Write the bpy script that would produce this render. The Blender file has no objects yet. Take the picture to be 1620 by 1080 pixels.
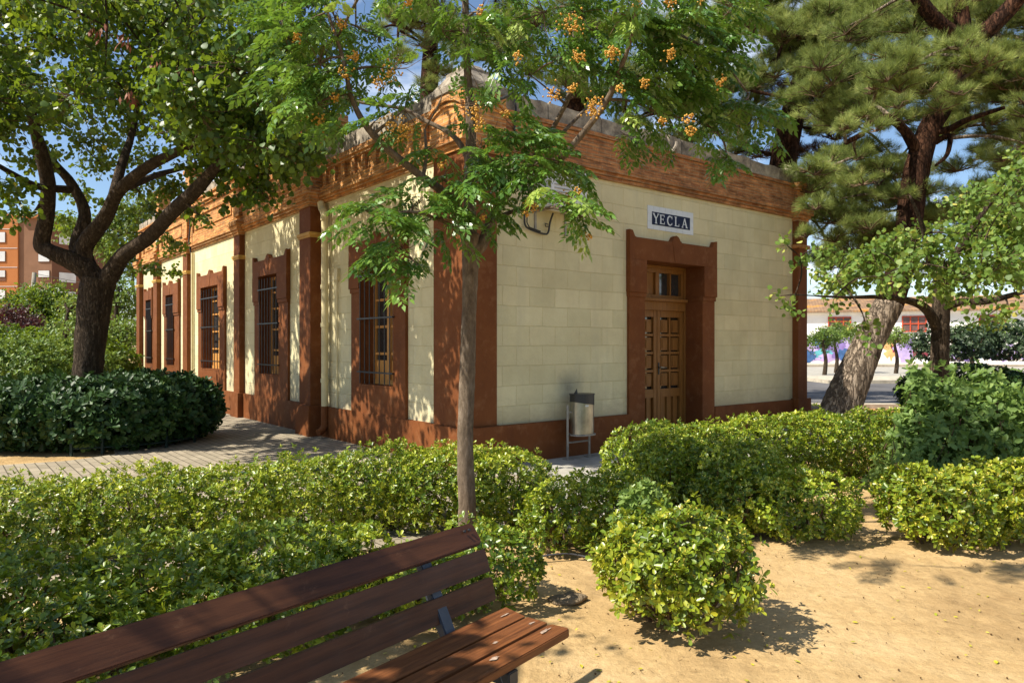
import bpy, bmesh, math, random
import numpy as np
from mathutils import Vector, Matrix
random.seed(7); rng = np.random.default_rng(11)
C = bpy.context.scene.collection
SC = bpy.context.scene
# ---------------------------------------------------------------- camera, sky, sun, exposure
F = 1140.0; CX = 810.0; HY = 545.0; EYE = 1.6
cam = bpy.data.cameras.new('camera'); camo = bpy.data.objects.new('camera', cam); C.objects.link(camo)
camo.location = (0, 0, EYE); camo.rotation_euler = (math.radians(90), 0, 0)
cam.sensor_width = 36; cam.lens = F/1620*36; cam.shift_y = 5/1620; cam.clip_start = .05; cam.clip_end = 2000
SC.camera = camo
SUN_EL = math.radians(49); TR = Vector((1, .38, 0)).normalized()      # shadows run to the right, slightly away from us
w = bpy.data.worlds.new('World'); SC.world = w; w.use_nodes = True
nt = w.node_tree; nt.nodes.clear()
out = nt.nodes.new('ShaderNodeOutputWorld'); bg = nt.nodes.new('ShaderNodeBackground'); sky = nt.nodes.new('ShaderNodeTexSky')
sky.sky_type = 'NISHITA'; sky.sun_disc = False; sky.sun_elevation = SUN_EL
sky.sun_rotation = math.atan2(-TR.x, -TR.y); sky.air_density = 1.0; sky.dust_density = .15; sky.ozone_density = 3
tc = nt.nodes.new('ShaderNodeTexCoord'); mp = nt.nodes.new('ShaderNodeMapping'); mp.inputs['Scale'].default_value = (1, 1, 2.6)
no = nt.nodes.new('ShaderNodeTexNoise'); no.inputs['Scale'].default_value = 2.1; no.inputs['Detail'].default_value = 7; no.inputs['Roughness'].default_value = .6
cr = nt.nodes.new('ShaderNodeValToRGB'); cr.color_ramp.elements[0].position = .5; cr.color_ramp.elements[1].position = .68
mx = nt.nodes.new('ShaderNodeMix'); mx.data_type = 'RGBA'; mx.inputs['B'].default_value = (9, 9.3, 9.8, 1)
L = nt.links.new
L(tc.outputs['Generated'], mp.inputs['Vector']); L(mp.outputs['Vector'], no.inputs['Vector']); L(no.outputs['Fac'], cr.inputs['Fac'])
L(cr.outputs['Color'], mx.inputs['Factor']); L(sky.outputs['Color'], mx.inputs['A']); L(mx.outputs['Result'], bg.inputs['Color'])
bg.inputs['Strength'].default_value = .085; L(bg.outputs['Background'], out.inputs['Surface'])
sl = bpy.data.lights.new('sun', 'SUN'); sl.energy = 5.0; sl.angle = math.radians(.53); sl.color = (1, .93, .80)
so = bpy.data.objects.new('sun', sl); C.objects.link(so); so.location = (-10, 2, 12)
sd = Vector((TR.x*math.cos(SUN_EL), TR.y*math.cos(SUN_EL), -math.sin(SUN_EL)))
so.rotation_euler = sd.to_track_quat('-Z', 'Y').to_euler()
SC.view_settings.view_transform = 'Standard'; SC.view_settings.look = 'None'; SC.view_settings.gamma = 1
SC.view_settings.exposure = .92
SC.render.engine = 'CYCLES'

def at(px, py, Y): return Vector(((px-CX)/F*Y, Y, EYE-(py-HY)/F*Y))

# ---------------------------------------------------------------- materials
def newmat(name, rough=.7, spec=.3):
    m = bpy.data.materials.new(name); m.use_nodes = True
    b = m.node_tree.nodes['Principled BSDF']; b.inputs['Roughness'].default_value = rough
    b.inputs['Specular IOR Level'].default_value = spec
    return m, m.node_tree.nodes, m.node_tree.links.new, b
def c4(c): return (c[0], c[1], c[2], 1)
def ramp(N, stops):
    r = N.new('ShaderNodeValToRGB'); e = r.color_ramp.elements
    e[0].position = stops[0][0]; e[0].color = c4(stops[0][1]); e[1].position = stops[-1][0]; e[1].color = c4(stops[-1][1])
    for p, c in stops[1:-1]: q = e.new(p); q.color = c4(c)
    return r
def noise_tex(N, K, scale, detail=5, rough=.6, coord='Object', sc=(1, 1, 1)):
    t = N.new('ShaderNodeTexCoord'); m = N.new('ShaderNodeMapping'); m.inputs['Scale'].default_value = sc
    n = N.new('ShaderNodeTexNoise'); n.inputs['Scale'].default_value = scale; n.inputs['Detail'].default_value = detail; n.inputs['Roughness'].default_value = rough
    K(t.outputs[coord], m.inputs['Vector']); K(m.outputs['Vector'], n.inputs['Vector']); return n
def bump(N, K, b, h, strength=.3, dist=.01, prev=None):
    u = N.new('ShaderNodeBump'); u.inputs['Strength'].default_value = strength; u.inputs['Distance'].default_value = dist
    K(h, u.inputs['Height'])
    if prev: K(prev.outputs['Normal'], u.inputs['Normal'])
    K(u.outputs['Normal'], b.inputs['Normal']); return u
def mixc(N, K, fac, a, b_, mode='MIX'):
    m = N.new('ShaderNodeMix'); m.data_type = 'RGBA'; m.blend_type = mode
    for s, v in (('Factor', fac), ('A', a), ('B', b_)):
        if hasattr(v, 'links') or hasattr(v, 'is_output'): K(v, m.inputs[s])
        elif s == 'Factor': m.inputs[s].default_value = v
        else: m.inputs[s].default_value = c4(v)
    return m.outputs['Result']
def simple(name, col, rough=.6, spec=.3, scale=8, var=.25, bs=.15, metal=0, bd=.004):
    m, N, K, b = newmat(name, rough, spec); n = noise_tex(N, K, scale)
    r = ramp(N, [(.3, [c*(1-var) for c in col]), (.7, [min(1, c*(1+var)) for c in col])]); K(n.outputs['Fac'], r.inputs['Fac'])
    K(r.outputs['Color'], b.inputs['Base Color']); b.inputs['Metallic'].default_value = metal
    n2 = noise_tex(N, K, scale*9, 3)
    if bs: bump(N, K, b, n2.outputs['Fac'], bs, bd)
    return m
def leafmat(name, stops, rough=.42, transl=.35, tcol=(.30, .42, .04), spec=.45):
    m, N, K, b = newmat(name, rough, spec)
    a = N.new('ShaderNodeAttribute'); a.attribute_name = 'var'
    r = ramp(N, stops); K(a.outputs['Fac'], r.inputs['Fac']); K(r.outputs['Color'], b.inputs['Base Color'])
    t = N.new('ShaderNodeBsdfTranslucent'); K(mixc(N, K, .5, r.outputs['Color'], tcol), t.inputs['Color'])
    s = N.new('ShaderNodeMixShader'); s.inputs[0].default_value = transl
    o = N['Material Output']; K(b.outputs['BSDF'], s.inputs[1]); K(t.outputs['BSDF'], s.inputs[2]); K(s.outputs['Shader'], o.inputs['Surface'])
    return m
M = {}
# cream painted block wall: raised blocks 0.46 x 0.27 with shallow joints
def cream():
    m, N, K, b = newmat('cream_block_wall', .75, .2)
    uv = N.new('ShaderNodeTexCoord'); mp = N.new('ShaderNodeMapping'); mp.inputs['Location'].default_value = (.1, .01, 0)
    wob = N.new('ShaderNodeTexNoise'); wob.inputs['Scale'].default_value = 2.5; K(uv.outputs['UV'], wob.inputs['Vector'])
    wv = N.new('ShaderNodeVectorMath'); wv.operation = 'MULTIPLY_ADD'; wv.inputs[1].default_value = (.025, .025, 0)
    K(wob.outputs['Color'], wv.inputs[0]); K(uv.outputs['UV'], wv.inputs[2]); K(wv.outputs[0], mp.inputs['Vector'])
    br = N.new('ShaderNodeTexBrick'); br.inputs['Scale'].default_value = 1; br.inputs['Brick Width'].default_value = .47; br.inputs['Row Height'].default_value = .268
    br.inputs['Mortar Size'].default_value = .006; br.inputs['Mortar Smooth'].default_value = .6
    br.inputs['Color1'].default_value = (1, 1, 1, 1); br.inputs['Color2'].default_value = (.87, .88, .86, 1); br.inputs['Mortar'].default_value = (.86, .83, .74, 1)
    K(mp.outputs['Vector'], br.inputs['Vector'])
    n = noise_tex(N, K, 1.3, 8, .65); r = ramp(N, [(.3, (.58, .50, .30)), (.55, (.68, .60, .37)), (.75, (.75, .68, .44))]); K(n.outputs['Fac'], r.inputs['Fac'])
    col = mixc(N, K, 1, r.outputs['Color'], br.outputs['Color'], 'MULTIPLY')
    # stain patches of dirty grey, low on the wall
    n3 = noise_tex(N, K, .9, 6, .7, sc=(1, 1, .5)); r3 = ramp(N, [(.58, (0, 0, 0)), (.78, (.5, .5, .5))]); K(n3.outputs['Fac'], r3.inputs['Fac'])
    col = mixc(N, K, r3.outputs['Color'], col, (.42, .40, .30))
    ns = noise_tex(N, K, 1.2, 7, .7, sc=(3, 3, .22)); rn = ramp(N, [(.5, (0, 0, 0)), (.75, (.4, .4, .4))]); K(ns.outputs['Fac'], rn.inputs['Fac']); col = mixc(N, K, rn.outputs['Color'], col, (.46, .42, .29))
    # sooty smudge left by burnt litter above the bin, and splash dirt low down
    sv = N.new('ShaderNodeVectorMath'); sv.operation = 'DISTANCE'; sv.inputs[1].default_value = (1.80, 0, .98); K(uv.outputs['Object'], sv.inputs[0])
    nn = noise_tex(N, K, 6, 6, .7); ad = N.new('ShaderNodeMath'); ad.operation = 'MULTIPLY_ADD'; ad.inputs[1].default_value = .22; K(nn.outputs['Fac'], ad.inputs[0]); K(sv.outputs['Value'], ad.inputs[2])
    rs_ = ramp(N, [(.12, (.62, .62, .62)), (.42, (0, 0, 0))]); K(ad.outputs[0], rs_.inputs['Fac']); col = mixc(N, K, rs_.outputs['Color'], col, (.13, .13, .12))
    sx = N.new('ShaderNodeSeparateXYZ'); K(uv.outputs['Object'], sx.inputs[0]); n8 = noise_tex(N, K, 3, 9, .8, sc=(1, 1, 2)); a8 = N.new('ShaderNodeMath'); a8.operation = 'MULTIPLY_ADD'; a8.inputs[1].default_value = -1.1; K(n8.outputs['Fac'], a8.inputs[0]); K(sx.outputs['Z'], a8.inputs[2])
    r8 = ramp(N, [(0, (.6, .6, .6)), (.32, (0, 0, 0))]); K(a8.outputs[0], r8.inputs['Fac']); col = mixc(N, K, r8.outputs['Color'], col, (.40, .33, .21)); K(col, b.inputs['Base Color'])
    inv = N.new('ShaderNodeMath'); inv.operation = 'SUBTRACT'; inv.inputs[0].default_value = 1; K(br.outputs['Fac'], inv.inputs[1])
    u = bump(N, K, b, inv.outputs[0], .6, .012)
    n2 = noise_tex(N, K, 26, 6, .7); u = bump(N, K, b, n2.outputs['Fac'], .5, .014, u); n5 = noise_tex(N, K, 5, 6, .7); bump(N, K, b, n5.outputs['Fac'], .35, .04, u)
    return m
M['cream'] = cream()
def brown():
    m, N, K, b = newmat('red_brown_paint', .7, .18)
    n = noise_tex(N, K, 1.6, 7, .65); r = ramp(N, [(.3, (.125, .039, .011)), (.6, (.17, .055, .015)), (.8, (.22, .078, .023))]); K(n.outputs['Fac'], r.inputs['Fac'])
    n3 = noise_tex(N, K, 7, 6, .7); r3 = ramp(N, [(.52, (0, 0, 0)), (.75, (.55, .55, .55))]); K(n3.outputs['Fac'], r3.inputs['Fac'])
    c_ = mixc(N, K, r3.outputs['Color'], r.outputs['Color'], (.27, .125, .055)); n4 = noise_tex(N, K, 2.3, 8, .75, sc=(1, 1, .35)); r4 = ramp(N, [(.55, (0, 0, 0)), (.72, (.45, .45, .45))]); K(n4.outputs['Fac'], r4.inputs['Fac'])
    K(mixc(N, K, r4.outputs['Color'], c_, (.075, .026, .012)), b.inputs['Base Color'])
    n2 = noise_tex(N, K, 30, 5, .7); bump(N, K, b, n2.outputs['Fac'], .3, .008); return m
M['brown'] = brown()
def brick(name, c1, c2, mort, dirt):
    m, N, K, b = newmat(name, .85, .15)
    uv = N.new('ShaderNodeTexCoord'); wob = N.new('ShaderNodeTexNoise'); wob.inputs['Scale'].default_value = 5; K(uv.outputs['UV'], wob.inputs['Vector'])
    wv = N.new('ShaderNodeVectorMath'); wv.operation = 'MULTIPLY_ADD'; wv.inputs[1].default_value = (.016, .012, 0); K(wob.outputs['Color'], wv.inputs[0]); K(uv.outputs['UV'], wv.inputs[2])
    br = N.new('ShaderNodeTexBrick'); br.inputs['Scale'].default_value = 1; br.inputs['Brick Width'].default_value = .25; br.inputs['Row Height'].default_value = .055
    br.inputs['Mortar Size'].default_value = .007; br.inputs['Mortar Smooth'].default_value = .2; br.inputs['Bias'].default_value = -.1
    br.inputs['Color1'].default_value = c4(c1); br.inputs['Color2'].default_value = c4(c2); br.inputs['Mortar'].default_value = c4(mort); K(wv.outputs[0], br.inputs['Vector'])
    n = noise_tex(N, K, 5, 8, .7); r = ramp(N, [(.35, (.55, .55, .55)), (.65, (1.15, 1.15, 1.15))]); K(n.outputs['Fac'], r.inputs['Fac'])
    col = mixc(N, K, 1, br.outputs['Color'], r.outputs['Color'], 'MULTIPLY')
    ns = noise_tex(N, K, 2.4, 4, .7, 'UV', (1, 9, 1)); rs5 = ramp(N, [(.36, (.50, .46, .42)), (.5, (1, 1, 1)), (.66, (1.25, 1.2, 1.1))]); K(ns.outputs['Fac'], rs5.inputs['Fac']); col = mixc(N, K, 1, col, rs5.outputs['Color'], 'MULTIPLY')
    n2 = noise_tex(N, K, 2.2, 9, .75, sc=(1, 1, .6)); r2 = ramp(N, [(.52, (0, 0, 0)), (.72, (.6, .6, .6))]); K(n2.outputs['Fac'], r2.inputs['Fac'])
    K(mixc(N, K, r2.outputs['Color'], col, dirt), b.inputs['Base Color'])
    inv = N.new('ShaderNodeMath'); inv.operation = 'SUBTRACT'; inv.inputs[0].default_value = 1; K(br.outputs['Fac'], inv.inputs[1])
    u = bump(N, K, b, inv.outputs[0], 1, .02); n4 = noise_tex(N, K, 40, 5, .7); bump(N, K, b, n4.outputs['Fac'], .4, .01, u)
    return m
M['brick'] = brick('orange_brick', (.64, .31, .10), (.50, .20, .065), (.56, .36, .19), (.30, .17, .09))
M['brick_dirty'] = brick('weathered_brick', (.52, .23, .09), (.36, .14, .055), (.42, .26, .14), (.18, .10, .06))
def stone():
    m, N, K, b = newmat('lichened_stone', .9, .1)
    n = noise_tex(N, K, 3.5, 10, .75); r = ramp(N, [(.36, (.10, .085, .07)), (.50, (.27, .23, .18)), (.66, (.50, .43, .33))]); K(n.outputs['Fac'], r.inputs['Fac'])
    K(r.outputs['Color'], b.inputs['Base Color']); n2 = noise_tex(N, K, 22, 8, .75); bump(N, K, b, n2.outputs['Fac'], .7, .02); return m
M['stone'] = stone()
def wood(name, c1, c2, rough, sx=2.2, sy=45, bs=.25, worn=None):
    m, N, K, b = newmat(name, rough, .25)
    n = noise_tex(N, K, 1, 6, .7, 'UV', (sx, sy, 1)); r = ramp(N, [(.32, c1), (.68, c2)]); K(n.outputs['Fac'], r.inputs['Fac']); col = r.outputs['Color']
    if worn:
        n3 = noise_tex(N, K, 7, 8, .75, 'Object', (1, 2.2, 1)); r3 = ramp(N, [(.62, (0, 0, 0)), (.74, (.55, .55, .55))]); K(n3.outputs['Fac'], r3.inputs['Fac'])
        col = mixc(N, K, r3.outputs['Color'], col, worn)
    K(col, b.inputs['Base Color']); bump(N, K, b, n.outputs['Fac'], bs, .004)
    n4 = noise_tex(N, K, 5, 5); r4 = ramp(N, [(.3, (rough-.1,)*3), (.7, (rough+.15,)*3)]); K(n4.outputs['Fac'], r4.inputs['Fac']); K(r4.outputs['Color'], b.inputs['Roughness'])
    return m
M['door_wood'] = wood('varnished_door_wood', (.17, .068, .016), (.27, .12, .030), .45, 30, 3)
M['frame_wood'] = wood('window_frame_wood', (.42, .19, .045), (.60, .30, .09), .45, 20, 4)
M['slat_dark'] = wood('dark_mahogany_slat', (.036, .014, .007), (.095, .036, .015), .48, 2.0, 40, .45, (.17, .085, .045))
M['slat_worn'] = wood('worn_mahogany_slat', (.070, .024, .009), (.22, .080, .026), .45, 2.2, 55, .6, (.40, .27, .18))
M['glass'] = simple('dark_window_glass', (.03, .03, .03), .06, .9, 3, .3, 0)
M['curtain'] = simple('pale_blind', (.50, .50, .47), .3, .5, 3, .15, 0)
M['iron'] = simple('black_iron', (.018, .017, .018), .45, .5, 20, .3, .1)
M['bench_iron'] = simple('blue_grey_iron', (.035, .042, .055), .4, .5, 20, .2, .2)
M['steel'] = simple('dull_steel', (.42, .39, .32), .32, .5, 5, .35, .1, .9)
M['galv'] = simple('galvanised_tube', (.30, .28, .25), .5, .5, 9, .25, .1, .4)
M['black_plastic'] = simple('black_plastic', (.02, .02, .022), .4, .5)
M['green_rail'] = simple('green_painted_rail', (.028, .085, .075), .45, .5, 12, .3, .15)
M['white_box'] = simple('off_white_sheet_metal', (.62, .63, .64), .5, .4, 3, .08, .05)
M['tile_white'] = simple('white_glazed_tile', (.62, .64, .66), .35, .3, 2, .07, .05)
M['tile_blue'] = simple('navy_glazed_tile', (.006, .010, .040), .4, .2, 3, .3, .05)
M['pipe_cream'] = simple('cream_painted_pipe', (.60, .51, .28), .45, .4, 4, .15, .1)
M['trim_yellow'] = simple('ochre_paint', (.50, .29, .07), .6, .3, 6, .25, .2)
M['berry'] = simple('yellow_berry', (.50, .26, .035), .45, .4, 30, .35, 0)
M['berry_dry'] = simple('fallen_debris', (.10, .055, .02), .8, .2, 30, .6, 0)
M['pod'] = simple('dry_brown_pod', (.20, .06, .025), .6, .3, 30, .4, 0)
M['rock'] = simple('grey_rock', (.22, .165, .105), .9, .1, 6, .35, .8, 0, .03)
M['hose'] = simple('dark_hose', (.05, .05, .055), .6, .3)
M['pole'] = simple('weathered_pole', (.22, .20, .16), .8, .2, 5, .3, .2)
M['kerb'] = simple('concrete_kerb', (.42, .37, .29), .9, .1, 5, .25, .4, 0, .01)
M['white_wall'] = simple('whitewashed_wall', (.88, .84, .78), .9, .1, .6, .12, .3, 0, .02)
M['graffiti_lilac'] = simple('lilac_spray_paint', (.42, .33, .58), .6, .3, 1.5, .25, 0)
M['graffiti_violet'] = simple('violet_spray_paint', (.20, .14, .36), .6, .3, 1.5, .3, 0)
M['graffiti_blue'] = simple('blue_spray_paint', (.04, .10, .24), .6, .3, 2, .4, 0)
M['graffiti_orange'] = simple('peach_spray_paint', (.68, .36, .15), .6, .3, 2, .3, 0)
M['graffiti_maroon'] = simple('maroon_spray_paint', (.20, .03, .05), .6, .3, 2, .3, 0)
M['graffiti_teal'] = simple('teal_spray_paint', (.10, .35, .40), .6, .3, 2, .3, 0)
M['red_frame'] = simple('orange_red_frame', (.50, .07, .025), .6, .3)
M['red_pane'] = simple('dusty_dark_pane', (.13, .07, .06), .4, .5, 3, .5, 0)
M['apt_orange'] = simple('orange_facade', (.42, .165, .06), .85, .1, .3, .1, .2)
M['apt_brown'] = simple('brown_brick_facade', (.24, .135, .085), .85, .1, .5, .12, .3)
M['apt_dark'] = simple('dark_brown_facade', (.17, .085, .055), .85, .1, .5, .12, .3)
M['shutter'] = simple('white_roller_shutter', (.62, .64, .66), .6, .3, 1, .1, 0)
def tile():
    m, N, K, b = newmat('lichened_roof_tiles', .9, .1)
    n = noise_tex(N, K, .8, 8, .7); r = ramp(N, [(.38, (.16, .10, .065)), (.54, (.27, .17, .10)), (.66, (.50, .22, .03))]); K(n.outputs['Fac'], r.inputs['Fac']); K(r.outputs['Color'], b.inputs['Base Color'])
    t = N.new('ShaderNodeTexCoord'); wv = N.new('ShaderNodeTexWave'); wv.inputs['Scale'].default_value = 1.3; K(t.outputs['Object'], wv.inputs['Vector']); bump(N, K, b, wv.outputs['Fac'], .3, .05); return m
M['roof_tile'] = tile()
def bark(name, cols, scale=9, stretch=.25, strength=.8, dist=.03, crack=True):
    m, N, K, b = newmat(name, .9, .12)
    n = noise_tex(N, K, scale, 9, .75, 'Object', (1, 1, stretch)); r = ramp(N, [(.3, cols[0]), (.52, cols[1]), (.75, cols[2])]); K(n.outputs['Fac'], r.inputs['Fac'])
    u = bump(N, K, b, n.outputs['Fac'], strength, dist); col = r.outputs['Color']
    if crack:
        t = N.new('ShaderNodeTexCoord'); mp = N.new('ShaderNodeMapping'); mp.inputs['Scale'].default_value = (1, 1, stretch*1.1)
        mxv = mixc(N, K, .30, (0, 0, 0), n.outputs['Color'])
        K(t.outputs['Object'], mp.inputs['Vector']); ad = N.new('ShaderNodeVectorMath'); ad.operation = 'ADD'; K(mp.outputs['Vector'], ad.inputs[0]); K(mxv, ad.inputs[1])
        v = N.new('ShaderNodeTexVoronoi'); v.feature = 'DISTANCE_TO_EDGE'; v.inputs['Scale'].default_value = scale*1.5; K(ad.outputs[0], v.inputs['Vector'])
        rr = ramp(N, [(.0, (0, 0, 0)), (.16, (1, 1, 1))]); K(v.outputs['Distance'], rr.inputs['Fac'])
        bump(N, K, b, rr.outputs['Color'], strength, dist, u)
        r5 = ramp(N, [(.0, (.5, .45, .42)), (.12, (1, 1, 1))]); K(v.outputs['Distance'], r5.inputs['Fac']); col = mixc(N, K, 1, col, r5.outputs['Color'], 'MULTIPLY')
    K(col, b.inputs['Base Color']); return m
M['bark_grey'] = bark('grey_smooth_bark', [(.07, .05, .035), (.16, .12, .085), (.31, .245, .185)], 26, .35, 1, .02, False)
M['bark_dark'] = bark('dark_rough_bark', [(.05, .036, .026), (.11, .08, .055), (.19, .145, .10)], 14, .2, .9, .03)
M['bark_pine'] = bark('furrowed_pine_bark', [(.16, .12, .085), (.38, .30, .225), (.58, .48, .37)], 9, .2, 1, .07)
M['bark_red'] = bark('reddish_pine_bark', [(.02, .011, .008), (.075, .034, .019), (.15, .075, .042)], 9, .3, .9, .05)
M['twig'] = simple('brown_twig', (.12, .08, .05), .85, .1, 20, .4, 0)
# leaves
M['l_judas'] = leafmat('heart_leaf', [(0, (.025, .06, .012)), (.45, (.06, .125, .016)), (.8, (.13, .21, .022)), (.97, (.25, .30, .03)), (1, (.36, .30, .04))], .42, .36, (.36, .46, .02), .4)
M['l_judas_r'] = leafmat('pale_heart_leaf', [(0, (.06, .12, .02)), (.5, (.14, .23, .04)), (.85, (.28, .34, .07)), (1, (.55, .50, .12))], .5, .36, (.36, .44, .05), .3)
M['l_melia'] = leafmat('chinaberry_leaflet', [(0, (.035, .09, .016)), (.45, (.085, .185, .028)), (.8, (.17, .295, .048)), (1, (.31, .40, .08))], .32, .28, (.30, .46, .03), .6)
M['l_hedge'] = leafmat('glossy_hedge_leaf', [(0, (.028, .07, .006)), (.38, (.12, .195, .012)), (.7, (.32, .38, .022)), (.93, (.50, .48, .04)), (1, (.80, .72, .20))], .36, .24, (.45, .50, .03), .5)
M['l_hedge_y'] = leafmat('yellowing_hedge_leaf', [(0, (.05, .10, .008)), (.35, (.15, .22, .014)), (.7, (.36, .37, .025)), (.93, (.55, .46, .04)), (1, (.82, .70, .16))], .36, .24, (.50, .48, .03), .5)
M['l_hedge_g'] = leafmat('deep_green_hedge_leaf', [(0, (.028, .068, .010)), (.5, (.075, .14, .018)), (.88, (.18, .26, .03)), (1, (.78, .74, .22))], .38, .25, (.28, .36, .03), .38)
M['l_pitto'] = leafmat('leathery_dark_leaf', [(0, (.014, .036, .011)), (.5, (.032, .075, .018)), (.92, (.07, .13, .03)), (1, (.30, .26, .03))], .48, .12, (.10, .18, .03), .3)
M['l_shrub'] = leafmat('matte_shrub_leaf', [(0, (.07, .13, .03)), (.5, (.19, .29, .075)), (.9, (.34, .43, .12)), (1, (.46, .50, .14))], .5, .42, (.28, .40, .06), .3)
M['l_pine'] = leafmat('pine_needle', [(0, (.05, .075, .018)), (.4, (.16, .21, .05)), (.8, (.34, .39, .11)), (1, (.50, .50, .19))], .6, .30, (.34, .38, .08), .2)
M['l_pine_dry'] = leafmat('dry_pine_needle', [(0, (.03, .016, .010)), (1, (.11, .055, .025))], .7, .15, (.2, .1, .03), .2)
M['l_far'] = leafmat('bright_far_leaf', [(0, (.045, .10, .014)), (.5, (.13, .22, .03)), (.9, (.26, .34, .05)), (1, (.36, .40, .06))], .5, .3, (.3, .36, .05))
M['l_plum'] = leafmat('purple_plum_leaf', [(0, (.022, .007, .010)), (.6, (.055, .015, .020)), (1, (.13, .05, .04))], .5, .2, (.2, .04, .04))
M['l_grey'] = leafmat('grey_green_leaf', [(0, (.022, .042, .018)), (.6, (.05, .085, .035)), (1, (.13, .17, .07))], .5, .15, (.12, .18, .05))
def sand():
    m, N, K, b = newmat('compacted_sand', .95, .08)
    n = noise_tex(N, K, .8, 10, .7); r = ramp(N, [(.30, (.30, .195, .09)), (.5, (.44, .30, .142)), (.7, (.54, .39, .205))]); K(n.outputs['Fac'], r.inputs['Fac'])
    n2 = noise_tex(N, K, 14, 9, .8); r2 = ramp(N, [(.3, (.78, .76, .72)), (.6, (1.06, 1.06, 1.06))]); K(n2.outputs['Fac'], r2.inputs['Fac'])
    col = mixc(N, K, 1, r.outputs['Color'], r2.outputs['Color'], 'MULTIPLY')
    t = N.new('ShaderNodeTexCoord'); v = N.new('ShaderNodeTexVoronoi'); v.inputs['Scale'].default_value = 26; K(t.outputs['Object'], v.inputs['Vector'])
    r3 = ramp(N, [(.06, (.7, .7, .7)), (.10, (0, 0, 0))]); K(v.outputs['Distance'], r3.inputs['Fac']); col = mixc(N, K, r3.outputs['Color'], col, (.22, .14, .07))
    K(col, b.inputs['Base Color'])
    u = bump(N, K, b, n2.outputs['Fac'], .6, .025); n7 = noise_tex(N, K, 4.5, 5, .6); u = bump(N, K, b, n7.outputs['Fac'], .5, .07, u); n4 = noise_tex(N, K, 90, 6, .8); bump(N, K, b, n4.outputs['Fac'], .5, .006, u); return m
M['sand'] = sand()
def pavers():
    m, N, K, b = newmat('grey_pavers', .85, .2)
    uv = N.new('ShaderNodeTexCoord'); br = N.new('ShaderNodeTexBrick'); rt = N.new('ShaderNodeMapping'); rt.inputs['Rotation'].default_value = (0, 0, math.pi/2); K(uv.outputs['UV'], rt.inputs['Vector']); K(rt.outputs['Vector'], br.inputs['Vector'])
    br.inputs['Scale'].default_value = 1; br.inputs['Brick Width'].default_value = .34; br.inputs['Row Height'].default_value = .115; br.inputs['Mortar Size'].default_value = .007; br.inputs['Mortar Smooth'].default_value = .3
    br.inputs['Color1'].default_value = (.33, .285, .22, 1); br.inputs['Color2'].default_value = (.26, .225, .17, 1); br.inputs['Mortar'].default_value = (.10, .085, .06, 1)
    n = noise_tex(N, K, 1.6, 8, .7); r = ramp(N, [(.3, (.8, .78, .74)), (.7, (1.15, 1.13, 1.08))]); K(n.outputs['Fac'], r.inputs['Fac'])
    K(mixc(N, K, 1, br.outputs['Color'], r.outputs['Color'], 'MULTIPLY'), b.inputs['Base Color'])
    inv = N.new('ShaderNodeMath'); inv.operation = 'SUBTRACT'; inv.inputs[0].default_value = 1; K(br.outputs['Fac'], inv.inputs[1])
    u = bump(N, K, b, inv.outputs[0], .8, .01); n2 = noise_tex(N, K, 60, 5, .7); bump(N, K, b, n2.outputs['Fac'], .3, .005, u); return m
M['pavers'] = pavers()
M['concrete'] = simple('worn_concrete', (.33, .31, .27), .9, .15, 2.2, .25, .5, 0, .01)
M['chalky'] = simple('chalky_scuff', (.34, .25, .19), .9, .1, 60, .4, .2)
M['dark_rail'] = simple('dark_green_rail', (.012, .026, .022), .6, .2, 12, .3, .15)
M['spill'] = simple('dried_white_spill', (.60, .58, .54), .9, .1, 9, .15, .2)
M['asphalt'] = simple('worn_asphalt', (.105, .10, .10), .9, .2, .6, .3, .4, 0, .01)
M['mulch'] = simple('dry_reddish_soil', (.40, .20, .085), .95, .1, 3, .3, .6, 0, .03)
# ---------------------------------------------------------------- mesh helpers
def tag(o, label=None, cat=None, group=None, kind=None):
    if label: o['label'] = label
    if cat: o['category'] = cat
    if group: o['group'] = group
    if kind: o['kind'] = kind
    return o
def thing(name, label, cat, loc=(0, 0, 0), rz=0, group=None):
    o = bpy.data.objects.new(name, None); C.objects.link(o); o.location = loc; o.rotation_euler = (0, 0, rz); o.empty_display_size = .2
    return tag(o, label, cat, group)
def npmesh(name, V, faces_flat, k, mat, parent=None, var=None, smooth=False, world=True):
    me = bpy.data.meshes.new(name); n = len(V); nf = len(faces_flat)//k
    me.vertices.add(n); me.vertices.foreach_set('co', np.ascontiguousarray(V, dtype=np.float32).ravel())
    me.loops.add(nf*k); me.loops.foreach_set('vertex_index', np.ascontiguousarray(faces_flat, dtype=np.int32))
    me.polygons.add(nf); me.polygons.foreach_set('loop_start', np.arange(0, nf*k, k, dtype=np.int32))
    if smooth: me.polygons.foreach_set('use_smooth', np.ones(nf, dtype=bool))
    me.update(calc_edges=True)
    if var is not None:
        a = me.attributes.new('var', 'FLOAT', 'POINT'); a.data.foreach_set('value', np.ascontiguousarray(var, dtype=np.float32))
    me.materials.append(mat); o = bpy.data.objects.new(name, me); C.objects.link(o)
    if parent:
        o.parent = parent
        if world:                                                 # vertices are in world space: undo the parent's place
            mi = Matrix.Translation(parent.location) @ parent.rotation_euler.to_matrix().to_4x4(); me.transform(mi.inverted())
    return o
def box_uv(me):
    uv = me.uv_layers.new(name='UVMap').data
    for p in me.polygons:
        n = p.normal; a = (abs(n.x), abs(n.y), abs(n.z))
        for li in p.loop_indices:
            c = me.vertices[me.loops[li].vertex_index].co
            uv[li].uv = (c.x, c.y) if a[2] > a[0] and a[2] > a[1] else ((c.y, c.z) if a[0] > a[1] else (c.x, c.z))
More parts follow.
